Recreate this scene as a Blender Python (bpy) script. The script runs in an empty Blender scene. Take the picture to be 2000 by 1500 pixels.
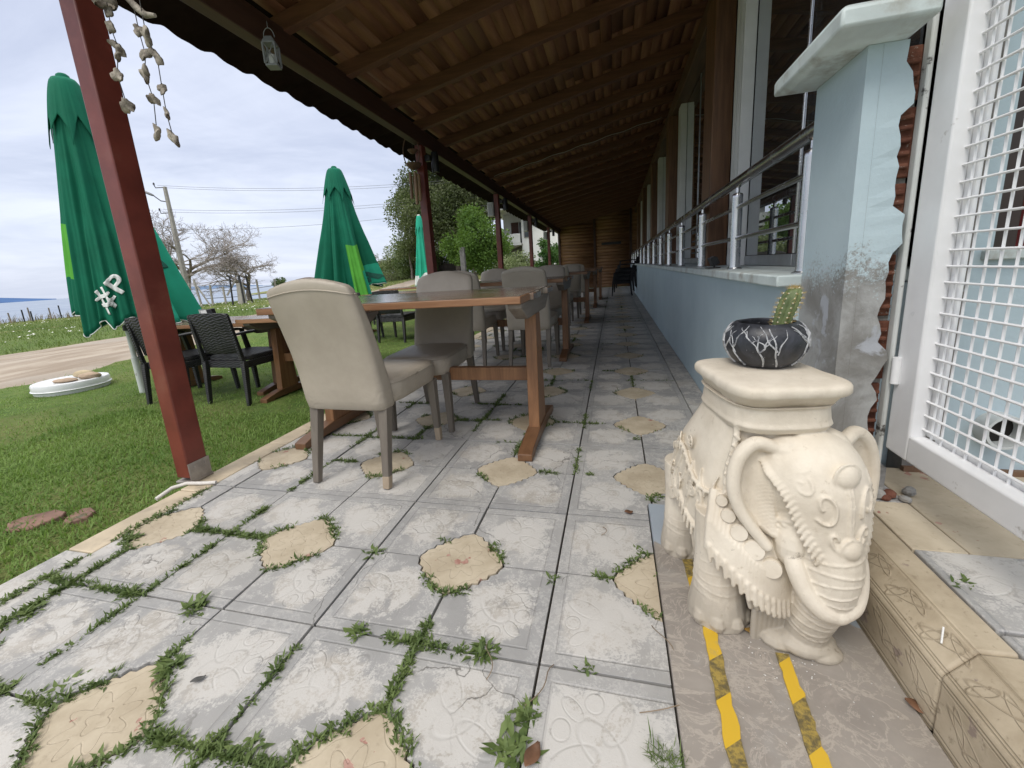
import bpy, bmesh, math, random
import numpy as np
from mathutils import Vector, Matrix, Euler, noise as mnoise
SC = bpy.context.scene
COL = SC.collection
R = math.radians
rnd = random.Random(7)
# ------------------------------------------------------------------ helpers
class MB:
    """collects shapes, then links them as ONE mesh object"""
    def __init__(s): s.v=[]; s.f=[]; s.m=[]
    def add(s, vs, fs, mi=0):
        b=len(s.v); s.v.extend([tuple(v) for v in vs]); s.f.extend([tuple(b+i for i in f) for f in fs]); s.m.extend([mi]*len(fs)); return s
    def box(s, c, d, rot=None, mi=0):
        x,y,z=d[0]/2,d[1]/2,d[2]/2
        vs=[Vector(p) for p in ((-x,-y,-z),(x,-y,-z),(x,y,-z),(-x,y,-z),(-x,-y,z),(x,-y,z),(x,y,z),(-x,y,z))]
        if rot is not None:
            m=Euler(rot).to_matrix() if not isinstance(rot,Matrix) else rot
            vs=[m@v for v in vs]
        c=Vector(c); vs=[v+c for v in vs]
        return s.add(vs,[(3,2,1,0),(4,5,6,7),(0,1,5,4),(1,2,6,5),(2,3,7,6),(3,0,4,7)],mi)
    def bx(s, x0,x1,y0,y1,z0,z1, mi=0):
        return s.box(((x0+x1)/2,(y0+y1)/2,(z0+z1)/2),(abs(x1-x0),abs(y1-y0),abs(z1-z0)),None,mi)
    def beam(s, a, b, w, h, mi=0, w2=None, h2=None):
        """rectangular bar from a to b; w across, h 'up'"""
        a=Vector(a); b=Vector(b); d=(b-a).normalized()
        up=Vector((0,0,1)) if abs(d.z)<.97 else Vector((0,1,0))
        sx=d.cross(up).normalized(); uz=sx.cross(d).normalized()
        w2=w if w2 is None else w2; h2=h if h2 is None else h2
        vs=[]
        for p,ww,hh in ((a,w,h),(b,w2,h2)):
            for i,j in ((-1,-1),(1,-1),(1,1),(-1,1)): vs.append(p+sx*(i*ww/2)+uz*(j*hh/2))
        return s.add(vs,[(3,2,1,0),(4,5,6,7),(0,1,5,4),(1,2,6,5),(2,3,7,6),(3,0,4,7)],mi)
    def tube(s, pts, rad, n=8, mi=0, cap=True):
        pts=[Vector(p) for p in pts]; k=len(pts)
        if not hasattr(rad,'__len__'): rad=[rad]*k
        rings=[]; ref=None
        for i,p in enumerate(pts):
            d=(pts[min(i+1,k-1)]-pts[max(i-1,0)])
            d=d.normalized() if d.length>1e-9 else Vector((0,0,1))
            if ref is None:
                ref=Vector((1,0,0)) if abs(d.x)<.8 else Vector((0,1,0))
            u=(ref-d*ref.dot(d)).normalized(); w=d.cross(u); ref=u
            rings.append([p+(u*math.cos(2*math.pi*j/n)+w*math.sin(2*math.pi*j/n))*rad[i] for j in range(n)])
        return s.loft(rings,cap,mi)
    def loft(s, rings, cap=True, mi=0):
        n=len(rings[0]); vs=[p for r in rings for p in r]; fs=[]
        for i in range(len(rings)-1):
            for j in range(n):
                a=i*n+j; b=i*n+(j+1)%n
                fs.append((a,b,b+n,a+n))
        if cap:
            fs.append(tuple(range(n-1,-1,-1))); fs.append(tuple((len(rings)-1)*n+j for j in range(n)))
        return s.add(vs,fs,mi)
    def lathe(s, prof, c=(0,0,0), n=32, mi=0, cap=True, rot=None):
        c=Vector(c); m=Euler(rot).to_matrix() if rot else None
        rings=[]
        for r,z in prof:
            ring=[Vector((r*math.cos(2*math.pi*j/n),r*math.sin(2*math.pi*j/n),z)) for j in range(n)]
            if m: ring=[m@p for p in ring]
            rings.append([p+c for p in ring])
        return s.loft(rings,cap,mi)
    def ball(s, c, r, n=12, rot=None, mi=0):
        if not hasattr(r,'__len__'): r=(r,r,r)
        m=Euler(rot).to_matrix() if rot else Matrix.Identity(3)
        rings=[]; k=max(4,n//2); c=Vector(c)
        for i in range(k+1):
            a=-math.pi/2+math.pi*i/k; ca=max(math.cos(a),.02)
            rings.append([c+m@Vector((r[0]*ca*math.cos(2*math.pi*j/n),r[1]*ca*math.sin(2*math.pi*j/n),r[2]*math.sin(a))) for j in range(n)])
        return s.loft(rings,True,mi)
    def prism(s, poly, z0, z1, mi=0):
        n=len(poly)
        vs=[(x,y,z0) for x,y in poly]+[(x,y,z1) for x,y in poly]
        fs=[tuple(range(n-1,-1,-1)),tuple(range(n,2*n))]+[(i,(i+1)%n,n+(i+1)%n,n+i) for i in range(n)]
        return s.add(vs,fs,mi)
    def build(s, name, mats, parent=None, smooth=None, bevel=0, loc=None, seg=2):
        me=bpy.data.meshes.new(name); me.from_pydata(s.v,[],s.f); 
        if not isinstance(mats,(list,tuple)): mats=[mats]
        for m in mats: me.materials.append(m)
        if len(mats)>1: me.polygons.foreach_set('material_index',s.m)
        me.validate(); me.update()
        if smooth is not None:
            me.polygons.foreach_set('use_smooth',[True]*len(me.polygons))
            if smooth<179: me.set_sharp_from_angle(angle=R(smooth))
        o=bpy.data.objects.new(name,me); COL.objects.link(o)
        if parent: o.parent=parent
        if loc is not None: o.location=loc
        if bevel:
            b=o.modifiers.new('Bevel','BEVEL'); b.width=bevel; b.segments=seg; b.limit_method='ANGLE'; b.angle_limit=R(35); b.harden_normals=False
            if smooth is None:
                me.polygons.foreach_set('use_smooth',[True]*len(me.polygons)); me.set_sharp_from_angle(angle=R(40))
        return o
def thing(name, label, cat, loc=(0,0,0), rz=0, group=None):
    o=bpy.data.objects.new(name,None); COL.objects.link(o); o.location=loc; o.rotation_euler=(0,0,rz); o.empty_display_size=.1
    return tag(o,label,cat,group)
def tag(o, label, cat, group=None):
    o['label']=label; o['category']=cat
    if group: o['group']=group
    return o
def struct(o): o['kind']='structure'; return o
def stuff(o,label=None,cat=None):
    o['kind']='stuff'
    if label: tag(o,label,cat)
    return o
def dup(root, loc, rz, label, group=None):
    r=root.copy(); COL.objects.link(r); r.location=loc; r.rotation_euler=(0,0,rz); r['label']=label
    if group: r['group']=group
    for ch in list(root.children):
        c=ch.copy(); COL.objects.link(c); c.parent=r
        for g in list(ch.children):
            d=g.copy(); COL.objects.link(d); d.parent=c
    return r
def npmesh(name, V, F, mats, fidx=None, smooth=False, attr=None, k=None):
    """V (n,3), F (m,k) arrays"""
    me=bpy.data.meshes.new(name); V=np.asarray(V,np.float32); F=np.asarray(F,np.int32)
    me.vertices.add(len(V)); me.vertices.foreach_set('co',V.ravel())
    k=F.shape[1]; me.loops.add(F.size); me.loops.foreach_set('vertex_index',F.ravel())
    me.polygons.add(len(F)); me.polygons.foreach_set('loop_start',np.arange(0,F.size,k,dtype=np.int32)); me.polygons.foreach_set('loop_total',np.full(len(F),k,np.int32))
    if not isinstance(mats,(list,tuple)): mats=[mats]
    for m in mats: me.materials.append(m)
    if fidx is not None: me.polygons.foreach_set('material_index',np.asarray(fidx,np.int32))
    if smooth: me.polygons.foreach_set('use_smooth',np.ones(len(F),bool))
    if attr is not None:
        a=me.attributes.new('rnd','FLOAT','POINT'); a.data.foreach_set('value',np.asarray(attr,np.float32))
    me.update(calc_edges=True); me.validate()
    o=bpy.data.objects.new(name,me); COL.objects.link(o); return o
# ------------------------------------------------------------------ materials
class NT:
    def __init__(s,name):
        s.mat=bpy.data.materials.new(name); s.mat.use_nodes=True; s.t=s.mat.node_tree; s.n=s.t.nodes; s.l=s.t.links
        s.n.clear(); s.out=s.n.new('ShaderNodeOutputMaterial'); s.p=s.n.new('ShaderNodeBsdfPrincipled'); s.l.new(s.p.outputs[0],s.out.inputs[0])
    def new(s,t,**kw):
        n=s.n.new(t)
        for k,v in kw.items():
            if k.startswith('i_'): 
                key=k[2:]; n.inputs[int(key) if key.isdigit() else key].default_value=v
            else: setattr(n,k,v)
        return n
    def link(s,a,b): s.l.new(a,b)
    def val(s,x,inp):
        if isinstance(x,(int,float)): inp.default_value=x
        elif isinstance(x,(tuple,list)): inp.default_value=(*x,1) if len(x)==3 and len(inp.default_value)==4 else x
        else: s.l.new(x,inp)
    def math(s,op,a,b=None,c=None,clamp=False):
        n=s.new('ShaderNodeMath',operation=op,use_clamp=clamp); s.val(a,n.inputs[0])
        if b is not None: s.val(b,n.inputs[1])
        if c is not None: s.val(c,n.inputs[2])
        return n.outputs[0]
    def sstep(s,x,a,b):
        n=s.new('ShaderNodeMapRange',interpolation_type='SMOOTHSTEP'); s.val(x,n.inputs[0]); n.inputs[1].default_value=a; n.inputs[2].default_value=b
        return n.outputs[0]
    def mix(s,f,a,b,mode='MIX'):
        n=s.new('ShaderNodeMix',data_type='RGBA',blend_type=mode); s.val(f,n.inputs[0]); s.val(a,n.inputs[6]); s.val(b,n.inputs[7]); return n.outputs[2]
    def coord(s,kind='Object',scale=(1,1,1),randomize=True,loc=(0,0,0)):
        t=s.new('ShaderNodeTexCoord'); m=s.new('ShaderNodeMapping'); m.inputs['Scale'].default_value=scale; m.inputs['Location'].default_value=loc
        s.link(t.outputs[kind],m.inputs[0]); o=m.outputs[0]
        if randomize:
            oi=s.new('ShaderNodeObjectInfo'); a=s.new('ShaderNodeVectorMath',operation='MULTIPLY_ADD'); 
            c=s.new('ShaderNodeCombineXYZ'); 
            for i in range(3): s.link(oi.outputs['Random'],c.inputs[i])
            s.link(c.outputs[0],a.inputs[0]); a.inputs[1].default_value=(17,11,23); s.link(o,a.inputs[2]); o=a.outputs[0]
        return o
    def noise(s,vec,scale,detail=4,rough=.55,dist=0):
        n=s.new('ShaderNodeTexNoise'); s.link(vec,n.inputs['Vector']); n.inputs['Scale'].default_value=scale; n.inputs['Detail'].default_value=detail; n.inputs['Roughness'].default_value=rough; n.inputs['Distortion'].default_value=dist
        return n.outputs['Fac']
    def bump(s,h,strength=.3,dist=.01,normal=None):
        b=s.new('ShaderNodeBump'); b.inputs['Strength'].default_value=strength; b.inputs['Distance'].default_value=dist; s.link(h,b.inputs['Height'])
        if normal is not None: s.link(normal,b.inputs['Normal'])
        return b.outputs[0]
    def done(s,col=None,rough=None,normal=None,metal=0,spec=None):
        p=s.p
        if col is not None: s.val(col,p.inputs['Base Color'])
        if rough is not None: s.val(rough,p.inputs['Roughness'])
        if normal is not None: s.link(normal,p.inputs['Normal'])
        p.inputs['Metallic'].default_value=metal
        if spec is not None: p.inputs['Specular IOR Level'].default_value=spec
        return s.mat
def M(name, col, rough=.6, var=.15, scale=8, bump=.15, bscale=60, bdist=.004, metal=0, spec=None, col2=None, dirt=None, dscale=5, dlo=.55, dhi=.7, stretch=(1,1,1)):
    """general worn surface: two-tone noise, optional dirt patches, fine bump"""
    n=NT(name); v=n.coord('Object',stretch)
    f=n.sstep(n.noise(v,scale,5,.6),.3,.7)
    c1=tuple(c*(1-var) for c in col); c2=col2 or tuple(min(1,c*(1+var)) for c in col)
    c=n.mix(f,c1,c2)
    if dirt is not None:
        c=n.mix(n.sstep(n.noise(v,dscale,6,.65),dlo,dhi),c,dirt)
    nb=n.bump(n.noise(v,bscale,4,.6),bump,bdist) if bump else None
    r=n.math('MULTIPLY_ADD',n.noise(v,scale*2.3,3),.25,rough-.12,True)
    return n.done(c,r,nb,metal,spec)
def wood(name, c1, c2, rough=.5, axis=0, scale=1.0, bump=.12, spec=None, weather=None):
    n=NT(name); st=[14,14,14]; st[axis]=1.1
    v=n.coord('Object',tuple(x*scale for x in st))
    g=n.noise(v,1.3,6,.65,.8); g2=n.noise(v,5,3,.6)
    f=n.sstep(n.math('MULTIPLY_ADD',g2,.35,n.math('MULTIPLY',g,.75)),.35,.75)
    c=n.mix(f,c1,c2)
    if weather is not None:
        v2=n.coord('Object'); c=n.mix(n.sstep(n.noise(v2,4,6,.65),.48,.66),c,weather)
    return n.done(c,n.math('MULTIPLY_ADD',g2,.3,rough-.15,True),n.bump(f,bump,.002),0,spec)
# ------------------------------------------------------------------ camera
cam=bpy.data.cameras.new('camera'); co=bpy.data.objects.new('camera',cam); COL.objects.link(co); SC.camera=co
F_,CX,CY,YAW,PIT,ROL=817.25,990.76,699.83,0.2584,-0.2103,-0.0658
CAMH=.92
def cam_axes():
    cy,sy=math.cos(YAW),math.sin(YAW); cp,sp=math.cos(PIT),math.sin(PIT); cr,sr=math.cos(ROL),math.sin(ROL)
    f=Vector((-sy*cp,cy*cp,sp)); r=Vector((cy,sy,0)); u=r.cross(f)
    return cr*r+sr*u, cr*u-sr*r, f
RA,UA,FA=cam_axes()
mw=Matrix((( RA.x,UA.x,-FA.x,0),(RA.y,UA.y,-FA.y,0),(RA.z,UA.z,-FA.z,CAMH),(0,0,0,1)))
co.matrix_world=mw
cam.sensor_width=36; cam.lens=36*F_/2000; cam.shift_x=(1000-CX)/2000; cam.shift_y=(CY-750)/2000
cam.clip_start=.02; cam.clip_end=20000
# ------------------------------------------------------------------ light: bright overcast, sun behind the viewer
SUN_EL=R(52); SUN_AZ=R(205)    # azimuth clockwise from +Y
sd=Vector((math.sin(SUN_AZ)*math.cos(SUN_EL),math.cos(SUN_AZ)*math.cos(SUN_EL),math.sin(SUN_EL)))
sl=bpy.data.lights.new('sun','SUN'); sl.energy=.62; sl.angle=R(22); sl.color=(1,.955,.89)
so=bpy.data.objects.new('sun',sl); COL.objects.link(so); so.rotation_euler=(-sd).to_track_quat('-Z','Y').to_euler(); so.location=(0,-3,8)
w=bpy.data.worlds.new('World'); SC.world=w; w.use_nodes=True; t=w.node_tree; nn=t.nodes; nn.clear()
out=nn.new('ShaderNodeOutputWorld'); bg=nn.new('ShaderNodeBackground'); t.links.new(bg.outputs[0],out.inputs[0]); bg.inputs[1].default_value=.1
sky=nn.new('ShaderNodeTexSky'); sky.sky_type='NISHITA'; sky.sun_disc=False; sky.sun_elevation=SUN_EL; sky.sun_rotation=SUN_AZ; sky.air_density=1.0; sky.dust_density=2.5; sky.ozone_density=2
tc=nn.new('ShaderNodeTexCoord'); sep=nn.new('ShaderNodeSeparateXYZ'); t.links.new(tc.outputs['Generated'],sep.inputs[0])
def wm(op,a,b=None,c=None):
    n=nn.new('ShaderNodeMath'); n.operation=op
    for i,x in enumerate((a,b,c)):
        if x is None: continue
        if isinstance(x,(int,float)): n.inputs[i].default_value=x
        else: t.links.new(x,n.inputs[i])
    return n.outputs[0]
zz=wm('ADD',wm('MAXIMUM',sep.outputs[2],0.0),.12)
cx_=wm('DIVIDE',sep.outputs[0],zz); cy_=wm('DIVIDE',sep.outputs[1],zz)
cb=nn.new('ShaderNodeCombineXYZ'); t.links.new(cx_,cb.inputs[0]); t.links.new(cy_,cb.inputs[1])
def wnoise(scale,detail,rough,dist=0,loc=(0,0,0)):
    mp=nn.new('ShaderNodeMapping'); mp.inputs['Location'].default_value=loc; t.links.new(cb.outputs[0],mp.inputs[0])
    n=nn.new('ShaderNodeTexNoise'); t.links.new(mp.outputs[0],n.inputs['Vector']); n.inputs['Scale'].default_value=scale; n.inputs['Detail'].default_value=detail; n.inputs['Roughness'].default_value=rough; n.inputs['Distortion'].default_value=dist
    return n.outputs['Fac']
def wmap(x,a,b,lo=0,hi=1):
    n=nn.new('ShaderNodeMapRange'); n.interpolation_type='SMOOTHSTEP'; t.links.new(x,n.inputs[0]); n.inputs[1].default_value=a; n.inputs[2].default_value=b; n.inputs[3].default_value=lo; n.inputs[4].default_value=hi; return n.outputs[0]
def wmix(f,a,b):
    n=nn.new('ShaderNodeMix'); n.data_type='RGBA'
    for x,i in ((f,0),(a,6),(b,7)):
        if isinstance(x,(int,float)): n.inputs[i].default_value=x
        elif isinstance(x,tuple): n.inputs[i].default_value=(*x,1)
        else: t.links.new(x,n.inputs[i])
    return n.outputs[2]
c1=wnoise(.30,7,.55,.9,(3.1,1.7,0)); c2=wnoise(1.1,7,.62,.7,(8,2,0))
cl=wm('MULTIPLY_ADD',c2,.26,wm('MULTIPLY',c1,.76))
cloud=wmix(wmap(cl,.38,.64),(2.55,2.78,3.5),(4.15,4.35,4.95))
hz=wmap(sep.outputs[2],.0,.22,1,0)
cloud=wmix(wm('MULTIPLY',hz,.45),cloud,(3.75,4.05,4.75))
up=wmap(sep.outputs[2],.45,.72,0,1)
cloud=wmix(wm('MULTIPLY',up,.95),cloud,(9.0,8.8,8.6))
t.links.new(wmix(.88,sky.outputs[0],cloud),bg.inputs[0])
vs_=SC.view_settings; vs_.view_transform='Standard'; vs_.look='None'; vs_.exposure=1.25; vs_.gamma=1
try: SC.cycles.max_bounces=8; SC.cycles.diffuse_bounces=5; SC.cycles.glossy_bounces=4; SC.cycles.transparent_max_bounces=12
except Exception: pass
# ------------------------------------------------------------------ ground, road, sea, hills
def sm(a,b,x):
    u=np.clip((x-a)/(b-a),0,1); return u*u*(3-2*u)
CP=np.array([(-75,-300),(-58,-60),(-47,0),(-42,20),(-37,33),(-41,52),(-60,90),(-110,160),(-260,300)],float)
def coast_x(y): return np.interp(y,CP[:,1],CP[:,0])
def ground_z(x,y):
    x=np.asarray(x,float); y=np.asarray(y,float)
    z=-.085-.48*sm(6,44,-x)
    z=z+.9*sm(14,40,y)*sm(-34,-14,x)
    z=z+.02*np.sin(x*.9+.4)*np.sin(y*.7)*sm(4,9,-x)
    d=coast_x(y)-x
    return z-7*sm(.3,5,d)
def axis(lo,hi,fine0,fine1,step,k):
    a=list(np.arange(fine0,fine1+1e-6,step)); s=step
    x=fine1
    while x<hi: s*=k; x+=s; a.append(x)
    x=fine0; s=step
    while x>lo: s*=k; x-=s; a.insert(0,x)
    return np.array(a)
gx=axis(-420,700,-60,12,.6,1.35); gy=axis(-500,700,-12,75,.75,1.35)
X,Y=np.meshgrid(gx,gy); Z=ground_z(X,Y)
nx,ny=len(gx),len(gy); V=np.stack([X,Y,Z],-1).reshape(-1,3)
i=np.arange(nx-1)[None,:]+nx*np.arange(ny-1)[:,None]; i=i.ravel(); Fq=np.stack([i,i+1,i+1+nx,i+nx],-1)
def grass_ground():
    n=NT('lawn_soil'); v=n.coord('Object',randomize=False)
    a=n.noise(v,.35,6,.6,.3); b=n.noise(v,5,6,.65); c=n.noise(v,28,4,.7); 
    col=n.mix(n.sstep(b,.3,.7),(.07,.125,.025),(.12,.17,.042))
    col=n.mix(n.sstep(a,.5,.68),col,(.14,.15,.05))
    col=n.mix(n.sstep(c,.55,.75),col,(.11,.095,.05))
    sx=n.new('ShaderNodeSeparateXYZ'); n.link(v,sx.inputs[0])
    far=n.math('MULTIPLY',n.sstep(sx.outputs[1],14,24),.75); dry=n.mix(n.sstep(b,.35,.6),(.30,.26,.12),(.17,.19,.06))
    col=n.mix(far,col,dry)
    return n.done(col,.95,n.bump(n.math('MULTIPLY_ADD',c,.4,b),.8,.05),0,.2)
MG=grass_ground()
g=struct(npmesh('ground',V,Fq,MG,smooth=True))
# dirt track
def road_mat():
    n=NT('dirt_track'); v=n.coord('Object',(1,.22,1),randomize=False); v2=n.coord('Object',randomize=False)
    a=n.noise(v,2.6,6,.62,.3); b=n.noise(v2,40,4,.7); e=n.noise(v2,.6,4)
    col=n.mix(n.sstep(a,.35,.66),(.255,.205,.155),(.40,.345,.28)); col=n.mix(n.sstep(e,.45,.7),col,(.33,.29,.245)); col=n.mix(n.sstep(b,.6,.75),col,(.16,.13,.1))
    return n.done(col,.95,n.bump(n.math('MULTIPLY_ADD',b,.35,a),.6,.03),0,.2)
rc=[(-9.2,-30),(-9.2,0),(-9.4,4),(-10.0,9),(-11.3,15),(-13,21),(-14.2,27),(-16,38),(-20,60)]
rcy=np.array([p[1] for p in rc]); rcx=np.array([p[0] for p in rc])
def road_c(y): return np.interp(y,rcy,rcx)
def road_w(y): return np.interp(y,[-30,4,9,20,60],[2.35,2.35,2.0,1.0,.9])
ys=np.arange(-30,58,.2); rr=[]; nr=np.random.default_rng(3)
jl=np.convolve(nr.normal(0,.4,len(ys)+8),np.ones(5)/5,'same')[:len(ys)]; jr=np.convolve(nr.normal(0,.4,len(ys)+8),np.ones(5)/5,'same')[:len(ys)]
us=np.linspace(-1,1,15)
VV=[]
for k,y in enumerate(ys):
    c_,w_=float(road_c(y)),float(road_w(y)); x0=c_-w_+jl[k]*.5; x1=c_+w_+jr[k]*.5
    for u in us:
        x=x0+(x1-x0)*(u+1)/2; z=float(ground_z(x,y))
        VV.append((x,y,z+(.035 if abs(u)<.99 else -.02)-.03*math.exp(-((abs(u)-.45)/.13)**2)))
m_=len(us); i=np.arange(m_-1)[None,:]+m_*np.arange(len(ys)-1)[:,None]; i=i.ravel()
struct(npmesh('dirt_road',np.array(VV),np.stack([i,i+1,i+1+m_,i+m_],-1),road_mat(),smooth=True))
# sea
def sea_mat():
    n=NT('sea_water'); v=n.coord('Object',(1,1,1),randomize=False)
    return n.done(n.mix(n.sstep(n.noise(v,.02,4),.35,.65),(.15,.20,.28),(.22,.27,.34)),.32,n.bump(n.noise(v,.35,5,.6),.5,.25),0,.5)
mb=MB(); mb.add([(-9000,-9000,-5),(-20,-9000,-5),(-20,9000,-5),(-9000,9000,-5)],[(0,1,2,3)]); struct(mb.build('sea',sea_mat()))
# hills across the water
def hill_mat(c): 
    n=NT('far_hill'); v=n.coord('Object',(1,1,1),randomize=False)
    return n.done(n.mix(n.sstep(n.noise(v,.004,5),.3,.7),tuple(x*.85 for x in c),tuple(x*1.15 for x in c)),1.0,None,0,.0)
def ridge(name,az0,az1,dist,h,seed,c,depth=600):
    q=np.random.default_rng(seed); n=90; V=[];az=np.linspace(R(az0),R(az1),n)
    prof=np.zeros(n)
    for k in range(1,7): prof+=np.sin(np.linspace(0,math.pi*k*1.7,n)+q.uniform(0,6))/k**1.2
    prof=(prof-prof.min())/(prof.max()-prof.min()); env=np.clip(np.minimum(np.linspace(0,6,n),np.linspace(6,0,n)),0,1)
    H=(.45+.55*prof)*h*env
    rows=[(0,0.),(.25,.7),(.5,1.),(1.,0.)]
    for a,hh in zip(az,H):
        for dd,zf in rows:
            d=dist+dd*depth; V.append((math.sin(a)*d,math.cos(a)*d,-6+hh*zf+ (6 if zf>0 else 0)))
    m=len(rows); i=np.arange(m-1)[None,:]+m*np.arange(n-1)[:,None]; i=i.ravel()
    return struct(npmesh(name,np.array(V),np.stack([i,i+1,i+1+m,i+m],-1),hill_mat(c),smooth=True))
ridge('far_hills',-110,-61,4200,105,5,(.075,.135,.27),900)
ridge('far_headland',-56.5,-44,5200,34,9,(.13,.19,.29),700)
# ------------------------------------------------------------------ patio paving
PT=.3131; SX0,SY0=.1305,.4843
def star_r(th):
    c,s=abs(math.cos(th)),abs(math.sin(th)); p=1.22
    r=.150/((c**p+s**p)**(1/p))
    r=min(r,.143)
    return r-.004+.0058*math.cos(24*th)*(.35+.65*abs(math.sin(2*th)))
STAR=[(star_r(2*math.pi*k/96),2*math.pi*k/96) for k in range(96)]
def clip(poly,ax,lim,keep_less):
    out=[]
    for i in range(len(poly)):
        a=poly[i]; b=poly[(i+1)%len(poly)]
        ia=(a[ax]<=lim) if keep_less else (a[ax]>=lim); ib=(b[ax]<=lim) if keep_less else (b[ax]>=lim)
        if ia: out.append(a)
        if ia!=ib:
            t_=(lim-a[ax])/(b[ax]-a[ax]); out.append(tuple(a[k]+(b[k]-a[k])*t_ for k in (0,1)))
    return out
class Pav:
    def __init__(s): s.v=[]; s.f=[]; s.m=[]; s.a=[]
    def slab(s, poly, uv, mi, z=0, tilt=(0,0), th=.035, seed=None):
        n=len(poly)
        if n<3: return
        area=sum(poly[i][0]*poly[(i+1)%n][1]-poly[(i+1)%n][0]*poly[i][1] for i in range(n))/2
        if abs(area)<2e-4: return
        if area<0: poly=poly[::-1]
        cx=sum(p[0] for p in poly)/n; cy=sum(p[1] for p in poly)/n; rv=rnd.random() if seed is None else seed
        b=len(s.v)
        for x,y in poly: s.v.append((x,y,z-th)); s.a.append((*uv(x,y),rv))
        for x,y in poly: s.v.append((x,y,z+(x-cx)*tilt[0]+(y-cy)*tilt[1])); s.a.append((*uv(x,y),rv))
        s.f.append(tuple(b+n+i for i in range(n))); s.m.append(mi)
        for i in range(n): s.f.append((b+i,b+(i+1)%n,b+n+(i+1)%n,b+n+i)); s.m.append(mi)
    def build(s,name,mats,bevel=.004):
        me=bpy.data.meshes.new(name); me.from_pydata(s.v,[],s.f)
        for m in mats: me.materials.append(m)
        me.polygons.foreach_set('material_index',s.m)
        for k,nm in enumerate(('tu','tv','rnd')):
            a=me.attributes.new(nm,'FLOAT','POINT'); a.data.foreach_set('value',[q[k] for q in s.a])
        me.update(); o=bpy.data.objects.new(name,me); COL.objects.link(o)
        if bevel:
            bm_=o.modifiers.new('Bevel','BEVEL'); bm_.width=bevel; bm_.segments=2; bm_.limit_method='ANGLE'; bm_.angle_limit=R(50)
        me.polygons.foreach_set('use_smooth',[True]*len(me.polygons)); me.set_sharp_from_angle(angle=R(35))
        return o
def attr(n,name):
    a=n.new('ShaderNodeAttribute',attribute_name=name); return a.outputs['Fac']
def ell(n,u,v,cx,cy,a,b,rot,wd=.16):
    du=n.math('SUBTRACT',u,cx); dv=n.math('SUBTRACT',v,cy); c,s=math.cos(rot),math.sin(rot)
    x=n.math('DIVIDE',n.math('ADD',n.math('MULTIPLY',du,c),n.math('MULTIPLY',dv,s)),a)
    y=n.math('DIVIDE',n.math('SUBTRACT',n.math('MULTIPLY',dv,c),n.math('MULTIPLY',du,s)),b)
    d=n.math('SQRT',n.math('ADD',n.math('MULTIPLY',x,x),n.math('MULTIPLY',y,y)))
    return n.sstep(n.math('ABSOLUTE',n.math('SUBTRACT',d,1.0)),wd,0.0), n.sstep(d,1.1,.8)
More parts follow.
